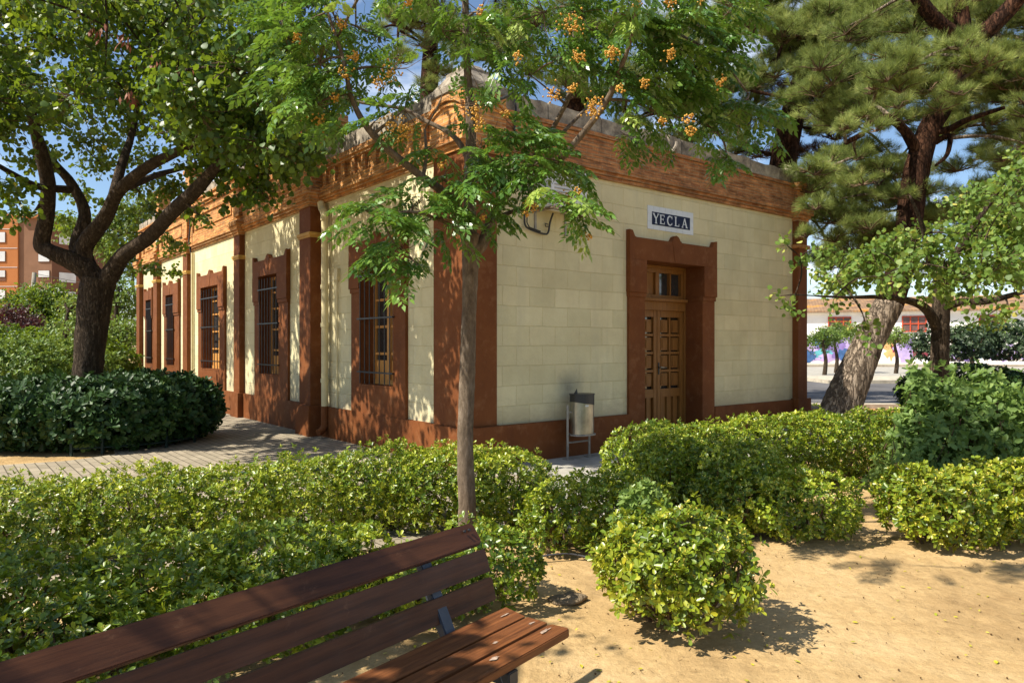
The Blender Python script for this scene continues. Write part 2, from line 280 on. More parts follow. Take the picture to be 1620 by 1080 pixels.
class MB:
    def __init__(s): s.V = []; s.F = []
    def add(s, vs, fs):
        n = len(s.V); s.V += [tuple(v) for v in vs]; s.F += [tuple(i+n for i in f) for f in fs]; return s
    def box(s, a, b):
        x0, x1 = sorted((a[0], b[0])); y0, y1 = sorted((a[1], b[1])); z0, z1 = sorted((a[2], b[2]))
        return s.add([(x0, y0, z0), (x1, y0, z0), (x1, y1, z0), (x0, y1, z0), (x0, y0, z1), (x1, y0, z1), (x1, y1, z1), (x0, y1, z1)],
                     [(0, 3, 2, 1), (4, 5, 6, 7), (0, 1, 5, 4), (1, 2, 6, 5), (2, 3, 7, 6), (3, 0, 4, 7)])
    def prism(s, poly, d0, d1, fr):                               # poly of (t, z) pushed from depth d0 to d1, fr maps (t, z, d) to local space
        n = len(poly); vs = [fr(t, z, d0) for t, z in poly]+[fr(t, z, d1) for t, z in poly]
        return s.add(vs, [tuple(range(n)), tuple(range(2*n-1, n-1, -1))]+[(i, (i+1) % n, n+(i+1) % n, n+i) for i in range(n)])
    def pbox(s, t0, t1, z0, z1, d0, d1, fr): return s.prism([(t0, z0), (t1, z0), (t1, z1), (t0, z1)], d0, d1, fr)
    def tube(s, pts, r, n=8, closed=False):
        pts = [Vector(p) for p in pts]; m = len(pts); rr = r if hasattr(r, '__len__') else [r]*m; vs = []; up = None
        for i, p in enumerate(pts):
            t = (pts[(i+1) % m]-pts[i-1]) if closed else (pts[min(i+1, m-1)]-pts[max(i-1, 0)])
            t.normalize()
            if up is None: up = t.orthogonal().normalized()
            up = (up-t*up.dot(t)).normalized(); q = t.cross(up)
            for k in range(n): a = 2*math.pi*k/n; vs.append(p+(up*math.cos(a)+q*math.sin(a))*rr[i])
        fs = [(i*n+k, i*n+(k+1) % n, ((i+1) % m)*n+(k+1) % n, ((i+1) % m)*n+k) for i in range(m if closed else m-1) for k in range(n)]
        if not closed: fs += [tuple(range(n-1, -1, -1)), tuple((m-1)*n+k for k in range(n))]
        return s.add(vs, fs)
    def build(s, name, mat, parent=None, bevel=0, smooth=False, loc=None):
        me = bpy.data.meshes.new(name); me.from_pydata(s.V, [], s.F)
        bm = bmesh.new(); bm.from_mesh(me); bmesh.ops.recalc_face_normals(bm, faces=bm.faces)
        if bevel: bmesh.ops.bevel(bm, geom=bm.edges, offset=bevel, segments=2, affect='EDGES', clamp_overlap=True)
        bm.to_mesh(me); bm.free(); me.update(); box_uv(me)
        if smooth:
            for p in me.polygons: p.use_smooth = True
        me.materials.append(mat); o = bpy.data.objects.new(name, me); C.objects.link(o)
        if parent: o.parent = parent
        if loc: o.location = loc
        return o
def catmull(P, R, sub=6):
    P = [Vector(p) for p in P]; out = []; ro = []
    for i in range(len(P)-1):
        a, b, c, d = P[max(i-1, 0)], P[i], P[i+1], P[min(i+2, len(P)-1)]
        for k in range(sub):
            t = k/sub; out.append(.5*((2*b)+(c-a)*t+(2*a-5*b+4*c-d)*t*t+(3*b-a-3*c+d)*t**3)); ro.append(R[i]*(1-t)+R[i+1]*t)
    out.append(P[-1]); ro.append(R[-1]); return out, ro
def limb(mb, P, R, n=10, sub=6, rough=.08, flare=0, seed=0):
    pts, rr = catmull(P, R, sub); rs = random.Random(seed); base = len(mb.V)
    mb.tube(pts, rr, n); j = 0
    for i, p in enumerate(pts):
        f = 1+flare*math.exp(-i*1.2/2)
        for k in range(n):
            v = Vector(mb.V[base+j]); d = v-p
            kk = 1+rough*(math.sin(k*2.1*6.28/n*2+i*.35)*.5+rs.uniform(-1, 1)*.5); mb.V[base+j] = tuple(p+d*kk*f); j += 1
    return pts, rr
# --- numpy scattering of leaf shapes
def unit(v): return v/np.maximum(np.linalg.norm(v, axis=-1, keepdims=True), 1e-9)
def frames(d, nrm):
    x = unit(d); z = unit(nrm-(nrm*x).sum(-1, keepdims=True)*x); y = np.cross(z, x); return np.stack([x, y, z], -1)
def rand_dir(n): return unit(rng.normal(size=(n, 3)))
T_OV = (np.array([(0, 0, 0), (.32, .24, .05), (.72, .22, .03), (1, 0, -.10), (.72, -.22, .03), (.32, -.24, .05)]), np.array([0, 3, 2, 1, 0, 5, 4, 3]), 4)
T_OB = (np.array([(0, 0, 0), (.45, .19, .04), (.82, .21, .02), (1, 0, -.05), (.82, -.21, .02), (.45, -.19, .04)]), np.array([0, 3, 2, 1, 0, 5, 4, 3]), 4)
T_RD = (np.array([(0, 0, 0), (.05, .38, .03), (.48, .52, .05), (.85, .30, -.02), (1.02, 0, -.10), (.85, -.30, -.02), (.48, -.52, .05), (.05, -.38, .03), (.5, 0, -.03)]),
        np.array([0, 8, 2, 1, 8, 4, 3, 2, 0, 7, 6, 8, 8, 6, 5, 4]), 4)
T_LF = (np.array([(0, 0, 0), (.42, .17, .02), (1, 0, -.04), (.42, -.17, .02)]), np.array([0, 3, 2, 1]), 4)
def ico(n=1):
    bm = bmesh.new(); bmesh.ops.create_icosphere(bm, subdivisions=n, radius=1); V = np.array([v.co[:] for v in bm.verts]); Fc = np.array([[v.index for v in f.verts] for f in bm.faces]).ravel(); bm.free(); return (V, Fc, 3)
T_ICO = ico(1)
def needle_tuft(n=30, spread=.95):
    V = []; Fc = []
    r = np.random.default_rng(3)
    for i in range(n):
        a = r.uniform(0, 6.28); e = r.uniform(.1, spread); d = np.array([math.cos(e), math.sin(e)*math.cos(a), math.sin(e)*math.sin(a)])*r.uniform(.7, 1)
        s = unit(np.cross(d, r.normal(size=3)))*.017; b = np.array([r.uniform(0, .45), 0, 0]); k = len(V); V += [b-s*.6, b+s*.6, b+d+s*.35, b+d-s*.35]; Fc += [k, k+1, k+2, k+3]
    return (np.array(V), np.array(Fc), 4)
T_PN = needle_tuft()
def frond(seed):
    r = np.random.default_rng(seed); V = []; Fc = []
    def rach(s): return np.array([s*.9, 0, .10*s-.42*s*s])
    def leaf(p, d, L):
        d = unit(d+np.array([0, 0, -.35])+r.normal(size=3)*.12); nrm = unit(np.array([0, 0, 1.])+r.normal(size=3)*.35); x = d; z = unit(nrm-nrm.dot(x)*x); y = np.cross(z, x); k = len(V)
        for q in T_LF[0]: V.append(p+(x*q[0]+y*q[1]*1.25+z*q[2])*L)
        Fc.extend([k, k+3, k+2, k+1])
    for i, s in enumerate(np.linspace(.30, .95, 4)):
        for sd in (-1, 1):
            p0 = rach(s); L = .36*(1-abs(s-.5)*.8); dr = unit(np.array([.75, sd*.85, -.15-.4*s])+r.normal(size=3)*.1)
            for j in range(3):
                q = p0+dr*L*(j+1)/4+np.array([0, 0, -.10*((j+1)/4)**2*L*3]); side = unit(np.cross(dr, [0, 0, 1.]))
                for s2 in (-1, 1): leaf(q, dr*.6+side*s2*.8, .205*(1-.08*j))
            leaf(p0+dr*L*.95+np.array([0, 0, -.1*L*3]), dr, .21)
    for s2 in (-.6, 0, .6): leaf(rach(1), np.array([1, s2, -.6]), .14)
    # rachis as thin strip
    pts = [rach(s) for s in np.linspace(0, 1, 6)]
    for a, b in zip(pts[:-1], pts[1:]):
        k = len(V); V.extend([a+[0, -.006, 0], a+[0, .006, 0], b+[0, .005, 0], b+[0, -.005, 0]]); Fc.extend([k, k+1, k+2, k+3])
    return (np.array(V), np.array(Fc), 4)
T_FR = [frond(s) for s in (1, 2, 3)]
def scatter(T, P, R, S, var):
    V0, F0, k = T; n = len(P); P = np.asarray(P)
    S = np.asarray(S); S = S[:, None, None] if S.ndim == 1 else S[:, None, :]
    V = np.einsum('nij,nvj->nvi', R, V0[None]*S)+P[:, None, :]
    Fa = (F0[None]+np.arange(n)[:, None]*len(V0)).ravel()
    return V.reshape(-1, 3), Fa, np.repeat(var, len(V0)), k
def leaves(name, mat, parent, chunks, smooth=False):
    Vs = []; Fs = []; va = []; o = 0
    for V, Fa, v, k in chunks: Vs.append(V); Fs.append(Fa+o); va.append(v); o += len(V)
    return npmesh(name, np.concatenate(Vs), np.concatenate(Fs), chunks[0][3], mat, parent, np.concatenate(va), smooth)
def lump_noise(p, f=3.0, seed=0):
    a = np.sin(p[:, 0]*f+1.3+seed)*np.sin(p[:, 1]*f*1.17+.7*seed)+np.sin(p[:, 2]*f*1.4+p[:, 0]*f*.6+seed*2.1)*.7+np.sin(p[:, 0]*f*2.3-p[:, 1]*f*2.1+seed)*.45
    return a/2.1
def twigs(name, mat, parent, A, B, r0, r1, sides=3, bend=.06):
    n = len(A); d = B-A; L_ = np.linalg.norm(d, axis=1, keepdims=True); mid = (A+B)/2+rng.normal(size=(n, 3))*bend*L_
    u = unit(np.cross(d, rng.normal(size=(n, 3)))); v = unit(np.cross(d, u)); Vs = []
    r0 = np.broadcast_to(r0, (n,)); r1 = np.broadcast_to(r1, (n,))
    for c, r in ((A, r0), (mid, (r0+r1)/2), (B, r1)):
        for k in range(sides):
            a = 2*math.pi*k/sides; Vs.append(c+(u*math.cos(a)+v*math.sin(a))*r[:, None])
    V = np.stack(Vs, 1); f = []
    for i in range(2):
        for k in range(sides): f += [i*sides+k, i*sides+(k+1) % sides, (i+1)*sides+(k+1) % sides, (i+1)*sides+k]
    Fa = (np.array(f)[None]+np.arange(n)[:, None]*sides*3).ravel()
    return npmesh(name, V.reshape(-1, 3), Fa, 4, mat, parent, None, True)
# clipped hedge or bush: lumps = (x, y, rx, ry, height, rotation[, z0])
def bush(name, label, cat, lumps, mat, dens=420, leaf=.042, T=T_OB, k=7, flower=.25, bare=.06, group=None, open_=.0, noise=.07, fill=.5, spike=0, power=3.2, seed=0, stems=14, lvar=1.0, blobs=3.4):
    cx = sum(l[0] for l in lumps)/len(lumps); cy = sum(l[1] for l in lumps)/len(lumps)
    root = thing(name, label, cat, (cx, cy, 0), 0, group); Ps = []; Ns = []
    for li, l in enumerate(lumps):
        x, y, rx, ry, h, rot = l[:6]; z0 = l[6] if len(l) > 6 else 0
        area = 2*math.pi*max(rx, ry)*h*.9+math.pi*rx*ry; n = int(area*dens*(1+fill))
        d = rand_dir(n); d[:, 2] *= .9; q = (np.abs(d[:, 0])**power+np.abs(d[:, 1])**power+np.abs(d[:, 2])**power)**(-1/power); s = d*q[:, None]
        nr = np.sign(s)*np.abs(s)**(power-1)/np.array([rx, ry, h/2]); nr = unit(nr)
        depth = np.where(rng.random(n) < 1/(1+fill), 1-rng.random(n)*.06, 1-rng.random(n)*.5)
        p = s*np.array([rx, ry, h/2]); cs, sn = math.cos(rot), math.sin(rot); Rm = np.array([[cs, -sn, 0], [sn, cs, 0], [0, 0, 1]])
        p = p@Rm.T; nr = nr@Rm.T; p += np.array([x, y, z0+h/2])
        p += nr*(lump_noise(p, 5.5, seed+li)*noise+lump_noise(p, 19, seed)*noise*.7)[:, None]
        c = np.array([x, y, z0+h/2]); p = c+(p-c)*depth[:, None]
        keep = (p[:, 2] > z0+bare*(.5+rng.random(n)))
        if open_: keep &= ~((lump_noise(p, 7, seed+3) > 1-open_*2) & (p[:, 2] < z0+h*.72))
        for lj, m in enumerate(lumps):
            if lj != li:
                dx = (p[:, 0]-m[0])*math.cos(-m[5])-(p[:, 1]-m[1])*math.sin(-m[5]); dy = (p[:, 0]-m[0])*math.sin(-m[5])+(p[:, 1]-m[1])*math.cos(-m[5])
                keep &= ((np.abs(dx/m[2])**power+np.abs(dy/m[3])**power+np.abs((p[:, 2]-m[4]/2)/(m[4]/2))**power) > .35)
        Ps.append(p[keep]); Ns.append(nr[keep])
    P = np.concatenate(Ps); Nn = np.concatenate(Ns); n = len(P)
    out = unit(Nn+np.array([0, 0, .45])+rng.normal(size=(n, 3))*.5)
    if spike:
        sp = rng.random(n) < spike; P[sp] += (out[sp]*rng.uniform(.02, .10, (sp.sum(), 1)))
    t1 = unit(np.cross(out, rand_dir(n))); t2 = np.cross(out, t1)
    shade = rng.random(n)*.5+.5*(.5+.5*lump_noise(P, blobs, seed+1))              # patches of older and younger growth
    PP = []; DD = []; NN = []; VV = []; SS = []
    for j in range(k):
        a = 2*math.pi*j/k+rng.random(n)*.6; e = rng.uniform(.5, 1.25, n) if j % 2 else rng.uniform(.9, 1.5, n)
        tg = t1*np.cos(a)[:, None]+t2*np.sin(a)[:, None]; d = out*np.cos(e)[:, None]+tg*np.sin(e)[:, None]
        PP.append(P+out*rng.uniform(-.012, .012, (n, 1))); DD.append(d); NN.append(out*np.sin(e)[:, None]-tg*np.cos(e)[:, None]+rng.normal(size=(n, 3))*.25)
        VV.append(np.clip(shade*.78*lvar+.16-e*.13+rng.normal(size=n)*.11, 0, .93)); SS.append(leaf*rng.uniform(.5, 1.3, n))
    ch = [scatter(T, np.concatenate(PP), frames(np.concatenate(DD), np.concatenate(NN)), np.concatenate(SS), np.concatenate(VV))]
    if flower:
        m = rng.random(n) < flower; Q = P[m]; q = len(Q)
        for _ in range(5): ch.append(scatter(T_OB, Q+out[m]*.012+rng.normal(size=(q, 3))*.006, frames(unit(out[m]+rng.normal(size=(q, 3))*.7), rand_dir(q)), leaf*rng.uniform(.28, .50, q), np.full(q, 1.0)-rng.random(q)*.06))
    leaves('foliage', mat, root, ch)
    A = []; B = []
    for l in lumps:
        for _ in range(int(stems*max(1, l[2]/.5))):
            a = rng.uniform(0, 6.28); r = rng.random()*.35; z0 = l[6] if len(l) > 6 else 0
            A.append((l[0]+r*l[2]*math.cos(a), l[1]+r*l[3]*math.sin(a), z0-.02)); r = rng.uniform(.5, .95); B.append((l[0]+r*l[2]*math.cos(a+.3), l[1]+r*l[3]*math.sin(a+.3), z0+l[4]*rng.uniform(.35, .85)))
    A = np.array(A); B = np.array(B); twigs('stems', M['twig'], root, A, B, .011, .004, 5, .10)
    return root
# tree built from a drawn skeleton and foliage clumps
class Tree:
    def __init__(s, name, label, cat, base, barkmat, group=None):
        s.root = thing(name, label, cat, base, 0, group); s.base = Vector(base); s.trunk = MB(); s.bm = MB(); s.nodes = []; s.bark = barkmat; s.A = []; s.B = []; s.r = []
    def limb(s, P, R, n=10, main=False, sub=6, rough=.06, flare=0):
        pts, rr = limb(s.trunk if main else s.bm, P, R, n, sub, rough, flare, len(s.nodes)); s.nodes += [(p, r) for p, r in zip(pts, rr)]
    def reach(s, c, r0=.02):                                       # grow a branch from the nearest wood to a clump
        c = Vector(c); best = min(s.nodes, key=lambda q: (q[0]-c).length+(.6 if q[0].z > c.z+.3 else 0)); a, ra = best
        mid = (a+c)/2+Vector((random.uniform(-.1, .1), random.uniform(-.1, .1), random.uniform(.0, .12)))*(c-a).length
        limb(s.bm, [a, mid, c], [min(ra*.7, r0*1.8), r0, r0*.4], 6, 4, .05)
        s.nodes += [(mid, r0), (c, r0*.5)]
    def finish(s):
        mi = Matrix.Translation(s.root.location).inverted()
        for mb, nm in ((s.trunk, 'trunk'), (s.bm, 'branches')):
            if mb.V: mb.V = [tuple(mi@Vector(v)) for v in mb.V]; mb.build(nm, s.bark, s.root, smooth=True)
def leafy(tree, clumps, mat, leaf=.08, T=T_RD, per=260, hang=.6, sun=.35, tw=26, name='crown', lv=.0, flat=.75, twigmat=None):
    P = []; D = []; Nn = []; V = []; A = []; B = []
    for (c, r) in clumps:
        c = np.array(c); nt_ = max(4, int(tw*(r/.6)**2)); d = rand_dir(nt_); d[:, 2] *= flat; ln = r*rng.uniform(.55, 1.15, nt_); st = c+d*r*.15; en = c+unit(d)*ln[:, None]*np.array([1, 1, flat])+np.array([0, 0, -.1*r])
        A.append(st); B.append(en); nl = max(3, int(per*(r/.6)**2/nt_)); cv = rng.uniform(-.18, .18)
        for j in range(nl):
            t = rng.uniform(.25, 1.05, (nt_, 1)); p = st+(en-st)*t+rng.normal(size=(nt_, 3))*leaf*.75; P.append(p)
            D.append(unit(rng.normal(size=(nt_, 3))*.6+unit(d)*.4+np.array([0, 0, -hang]))); Nn.append(rng.normal(size=(nt_, 3))*.8+np.array([-.5, -.15, .65])*sun*2)
            V.append(np.clip(.42+cv+lv+rng.normal(size=nt_)*.2, 0, 1))
    P = np.concatenate(P); D = np.concatenate(D); Nn = np.concatenate(Nn); V = np.concatenate(V); n = len(P)
    leaves(name, mat, tree.root, [scatter(T, P, frames(D, Nn), leaf*rng.uniform(.6, 1.15, n), V)])
    twigs('twigs', twigmat or M['twig'], tree.root, np.concatenate(A), np.concatenate(B), .006, .0025, 3, .08)
    return n
def piney(tree, clumps, mat, size=.16, per=330, name='crown', lv=0, flat=.45):
    P = []; D = []; V = []; A = []; B = []
    for (c, r) in clumps:
        c = np.array(c); nb = max(8, int(30*r*r+9)); d = rand_dir(nb); d[:, 2] = np.abs(d[:, 2])*.7-.15; en = c+d*r*np.array([1, 1, flat])*rng.uniform(.6, 1.15, (nb, 1)); A.append(np.repeat(c[None], nb, 0)-[0, 0, r*.25]); B.append(en)
        m = max(4, int(per*r*r/nb)); cv = rng.uniform(-.15, .15)
        for j in range(m):
            t = rng.beta(2.4, 1.0, (nb, 1))*1.05; ctr = c-np.array([0, 0, r*.25]); q = ctr+(en-ctr)*t+rng.normal(size=(nb, 3))*r*np.array([.08, .08, .05]); P.append(q)
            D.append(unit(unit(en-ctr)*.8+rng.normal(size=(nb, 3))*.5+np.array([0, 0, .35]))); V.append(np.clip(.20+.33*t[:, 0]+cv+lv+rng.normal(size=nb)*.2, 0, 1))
    P = np.concatenate(P); D = np.concatenate(D); V = np.concatenate(V); n = len(P)
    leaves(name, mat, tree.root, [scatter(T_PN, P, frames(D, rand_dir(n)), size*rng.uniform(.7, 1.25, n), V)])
    twigs('twigs', M['twig'], tree.root, np.concatenate(A), np.concatenate(B), .018, .005, 3, .1)
    return n
# ---------------------------------------------------------------- ground, roads, paths
def vn(x, y):
    return (math.sin(x*1.7+.4)*math.sin(y*2.1)+.5*math.sin(x*4.3-y*3.1)+.3*math.sin(x*9.1+y*7.3))*.007
xs = sorted(set([-600, -200, -80, -40, -20, -10, -6]+[round(-4+.12*i, 3) for i in range(84)]+[8, 12, 20, 40, 80, 200, 600]))
ys = sorted(set([-60, -20, -6, -2, 0]+[round(.6+.12*i, 3) for i in range(75)]+[11, 14, 20, 40, 80, 200, 900]))
gm = MB(); gv = []
def near_w(x, y): return max(0, min(1, (x+4)/1.5))*max(0, min(1, (6.2-x)/1.5))*max(0, min(1, (y-.6)/1))*max(0, min(1, (9.4-y)/1.5))
for y in ys:
    for x in xs:
        k = near_w(x, y); z = vn(x, y)*k+.006*math.sin(x*23+y*19)*k*.4
        for mx_, my_, mh_, mr_ in ((.95, 4.05, .05, .06), (.42, 5.6, .05, .05), (.86, 5.7, .05, .05), (3.5, 5.75, .05, .08), (4.1, 5.8, .05, .08), (2.4, 5.95, .04, .08), (-.15, 4.5, .04, .05), (-.37, 5.72, .04, .04)):
            z += mh_*math.exp(-((x-mx_)**2+(y-my_)**2)/mr_)*(1 if k else 0)
        gv.append((x, y, z-.012))
nx = len(xs); gm.add(gv, [(j*nx+i, j*nx+i+1, (j+1)*nx+i+1, (j+1)*nx+i) for j in range(len(ys)-1) for i in range(nx-1)])
g = gm.build('ground', M['sand'], smooth=True); tag(g, kind='structure')
U = Vector((.781, .624, 0)); Vv = Vector((-.624, .781, 0)); C0 = Vector((-.59, 9.21, 0)); RZ = math.atan2(.624, .781)
def loc(x, y, z=0): return C0+U*x+Vv*y+Vector((0, 0, z))          # building-local metres to world
def sheet(name, pts, mat, z, th=.06, rz=RZ, org=C0, kind='structure'):   # pts in frame-local coordinates
    m = MB(); n = len(pts); m.add([(p[0], p[1], z) for p in pts]+[(p[0], p[1], z-th) for p in pts], [tuple(range(n)), tuple(range(2*n-1, n-1, -1))]+[(i, (i+1) % n, n+(i+1) % n, n+i) for i in range(n)])
    o = m.build(name, mat); o.location = org; o.rotation_euler = (0, 0, rz); tag(o, kind=kind); return o
sheet('paved_path', [(.25, -1.35), (.25, 26), (-3.1, 26), (-3.1, 5.4), (-3.25, 4.2), (-3.9, 3.95), (-4.7, 4.1), (-9.5, 4.6), (-10.5, .5), (-7.2, -1.6), (-2.6, -2.5), (-1.55, -2.45)], M['pavers'], .012)
sheet('side_pavement', [(.252, -2.45), (.252, 1), (14, 1), (14, -1.7), (9.0, -2.0), (3.2, -2.35), (2.1, -2.5)], M['concrete'], .010)
sheet('front_pavement', [(.248, -1.354), (-1.556, -2.455), (-1.2, -3.0), (.3, -3.1), (.248, -2.45)], M['concrete'], .011)
W0 = Vector((0, 0, 0))
sheet('road', [(6.5, 18.3), (60, 18.3), (60, 33), (6.5, 33)], M['asphalt'], .0, .05, 0, W0)
sheet('far_road', [(10, 33.5), (90, 33.5), (90, 52), (10, 52)], M['concrete'], .0, .05, 0, W0)
sheet('road_kerb', [(6.5, 17.9), (60, 17.9), (60, 18.29), (6.5, 18.29)], M['kerb'], .12, .3, 0, W0)
sheet('soil_strip', [(5.8, 13.8), (60, 13.8), (60, 17.89), (5.8, 17.89)], M['mulch'], .012, .04, 0, W0)
sheet('middle_pavement', [(13, 29.6), (18.6, 29.6), (19.6, 30.6), (19.7, 32.8), (18.6, 33.6), (13, 33.6)], M['kerb'], .14, .2, 0, W0)
sheet('far_pavement', [(8, 52.2), (100, 52.2), (100, 57.5), (8, 57.5)], M['kerb'], .14, .3, 0, W0)
sp = MB()
for (a, b, rx, ry, s) in ((2.05, -.72, .20, .045, 1), (2.25, -.80, .26, .05, 2), (2.0, -.92, .22, .07, 5), (1.78, -.82, .12, .04, 4), (2.42, -.95, .20, .04, 6)):
    rs = random.Random(s); sp.add([(a+rx*math.cos(t*math.pi/12)*rs.uniform(.55, 1.1), b+ry*math.sin(t*math.pi/12)*rs.uniform(.5, 1.1), .0135+.0003*s) for t in range(24)], [tuple(range(24))])
o = sp.build('paint_stain', M['spill']); o.location = C0; o.rotation_euler = (0, 0, RZ); tag(o, kind='structure')
# debris: fallen berries and bits, far too many to count
n = 900; P = np.stack([rng.uniform(-1.2, 5.5, n), 2.4+rng.random(n)**1.5*5.4, np.zeros(n)], 1); P[:, 2] = .002+.004*rng.random(n)
loc_ok = np.ones(n, bool); c0 = np.array(C0); dd = (P-c0)@np.array(Vv); uu = (P-c0)@np.array(U); loc_ok &= ~((dd > -2.5)); P = P[loc_ok]; n = len(P)
P[:, 2] += np.array([vn(a, b)*near_w(a, b)-.012 for a, b, _ in P])+.004
o = leaves('fallen_berries', M['berry_dry'], None, [scatter(T_ICO, P, frames(rand_dir(n), rand_dir(n)), rng.uniform(.0022, .0065, n), rng.random(n))], True); tag(o, 'small dark dry berries and bits scattered over the sand', 'debris', kind='stuff')
n = 420; P = np.stack([rng.uniform(-1.4, 4.6, n), 3.2+rng.random(n)**1.2*3.6, np.zeros(n)], 1); P[:, 2] = np.array([vn(a, b)*near_w(a, b)-.003 for a, b, _ in P])
o = leaves('fallen_leaves', M['l_hedge_y'], None, [scatter(T_OV, P, frames(rand_dir(n)*[1, 1, .2], rand_dir(n)*.4+[0, 0, 1]), rng.uniform(.012, .035, n), rng.uniform(.6, 1, n))]); tag(o, 'small yellowed leaves fallen on the sand under the bushes', 'leaf litter', kind='stuff')

n = 1100; P = np.stack([rng.uniform(-1.0, 5.2, n), 2.5+rng.random(n)**1.3*4.8, np.zeros(n)], 1); P[:, 2] = np.array([vn(a, b)*near_w(a, b)-.006 for a, b, _ in P])
o = leaves('dry_needle_litter', M['berry_dry'], None, [scatter((np.array([(0, -.02, 0), (.5, -.02+.08, .02), (1, 0, 0), (.5, .02+.08, .02)]), np.array([0, 1, 2, 3]), 4), P, frames(rand_dir(n)*[1, 1, .05], np.tile([0, 0, 1.], (n, 1))), rng.uniform(.03, .09, n), rng.random(n))]); tag(o, 'dry needles and twig bits littering the sand', 'litter', kind='stuff')

# ---------------------------------------------------------------- the station building
X0, Y0 = C0.x, C0.y
def tL(px, d=0):
    r = (px-CX)/F; return (X0-.781*d-r*(Y0-.624*d))/(.624+.781*r)
def tR(px, d=0):
    r = (px-CX)/F; return (r*(Y0-.781*d)-X0-.624*d)/(.781-.624*r)
FL = lambda t, z, d: (-d, t, z)
FR = lambda t, z, d: (t, -d, z)
bld = thing('station_building', 'cream block building with red-brown pilasters and an orange brick parapet', 'building', C0, RZ)
LL, LR = 18.8, 8.05
PL = .533; ZB = 4.06
def panel(mb, t0, t1, z0, z1, holes, fr, d=0):
    T_ = sorted({t0, t1, *[h[0] for h in holes], *[h[1] for h in holes]}); Z_ = sorted({z0, z1, *[h[2] for h in holes], *[h[3] for h in holes]})
    for a, b in zip(T_, T_[1:]):
        for c, e in zip(Z_, Z_[1:]):
            if any(h[0] <= a and b <= h[1] and h[2] <= c and e <= h[3] for h in holes): continue
            mb.add([fr(a, c, d), fr(b, c, d), fr(b, e, d), fr(a, e, d)], [(0, 1, 2, 3)])
# windows on the long side: outer left, outer right, opening left, opening right (pixels), opening z0 z1, flat top, blank?
WIN = [(555, 641, 570, 621, .955, 2.95, 3.22), (402, 455, 411, 440, .975, 3.0, 3.32), (313, 355, 319.5, 346.5, .98, 3.02, 3.32), (259, 283, 263.8, 275.3, .98, 3.02, 3.32), (229, 241.4, 232.2, 240.5, .98, 3.0, 3.28)]
wins = []
for (oL, oR, pL, pR, z0, z1, zt) in WIN: wins.append((tL(pR, .05), tL(pL, .05), z0, z1, tL(oR, .05), tL(oL, .05), zt))
DO = (3.39, 4.85, .10, 2.92)
wm = MB(); panel(wm, 0, LL, 0, ZB+.05, [w_[:4] for w_ in wins], FL); panel(wm, 0, LR, 0, ZB+.05, [DO], FR)
wm.add([(LR, 0, 0), (LR, LL, 0), (LR, LL, 4.7), (LR, 0, 4.7)], [(0, 1, 2, 3)]); wm.add([(0, LL, 0), (LR, LL, 0), (LR, LL, 4.7), (0, LL, 4.7)], [(0, 1, 2, 3)])
wm.build('wall', M['cream'], bld)
MB().add([(.3, .3, 4.5), (LR-.02, .3, 4.5), (LR-.02, LL-.02, 4.5), (.3, LL-.02, 4.5)], [(0, 1, 2, 3)]).build('roof', M['stone'], bld)
# inner darkness: floor and partition so the windows look into a room
MB().add([(.02, .02, .08), (LR-.03, .02, .08), (LR-.03, LL-.03, .08), (.02, LL-.03, .08)], [(0, 1, 2, 3)]).build('floor', M['concrete'], bld)
# plinth
pm = MB()
def runs(t0, t1, cuts):
    e = sorted(cuts); r = []; a = t0
    for c in e:
        if c[0] > a: r.append((a, c[0]))
        a = max(a, c[1])
    if a < t1: r.append((a, t1))
    return r
PD = .06
pilL = [(4.38, 4.87, .22), (8.44, 8.83, .12), (12.64, 13.07, .12), (15.98, 16.46, .12), (18.36, 18.80, .12)]
for a, b in runs(.66, LL, [(p[0]-.06, p[1]+.06) for p in pilL]): pm.pbox(a, b, -.1, PL, -.02, PD, FL)
for a, b in runs(.50, LR-.36, [(3.02, 5.19)]): pm.pbox(a, b, -.1, PL, -.02, PD, FR)
for p in pilL: pm.pbox(p[0]-.06, min(p[1]+.06, LL+.05), -.1, PL+.012, -.02, p[2]+.055, FL)
pm.pbox(LR-.36, LR+.12, -.1, PL+.02, -.02, .16, FR)
pm.add([(-.14, -.14, -.1), (.50, -.14, -.1), (.50, .66, -.1), (-.14, .66, -.1), (-.14, -.14, PL+.01), (.50, -.14, PL+.01), (.50, .66, PL+.01), (-.14, .66, PL+.01)], [(0, 3, 2, 1), (4, 5, 6, 7), (0, 1, 5, 4), (1, 2, 6, 5), (2, 3, 7, 6), (3, 0, 4, 7)])
pm.build('plinth', M['brown'], bld, .006)
# pilasters
def pil(t0, t1, d, fr, z0, z1, ringz=3.5):
    m = MB().pbox(t0, t1, z0, z1, -.02, d, fr); o = m.build('pilaster', M['brown'], bld, .005)
    r = MB().pbox(t0-.035, t1+.035, ringz, ringz+.055, -.019, d+.035, fr); r.pbox(t0-.015, t1+.015, ringz-.035, ringz, -.019, d+.018, fr); r.build('moulding', M['trim_yellow'], o)
    c = MB(); 
    for i, (a, e) in enumerate(((0, .03), (.055, .05), (.11, .075), (.20, .10))): c.pbox(t0-e*.8, t1+e*.8, ZB-.06+a, ZB-.06+a+(.055, .055, .09, .10)[i], -.018, d+e, fr)
    c.build('capital', M['brick'], o); return o
for p in pilL: pil(p[0], p[1], p[2], FL, PL, ZB-.06)
m = MB(); m.add([(x, y, z) for z in (PL+.009, ZB+.01) for x, y in ((-.09, -.09), (.436, -.09), (.436, .63), (-.09, .63))], [(0, 3, 2, 1), (4, 5, 6, 7), (0, 1, 5, 4), (1, 2, 6, 5), (2, 3, 7, 6), (3, 0, 4, 7)]); m.build('pilaster', M['brown'], bld, .006)
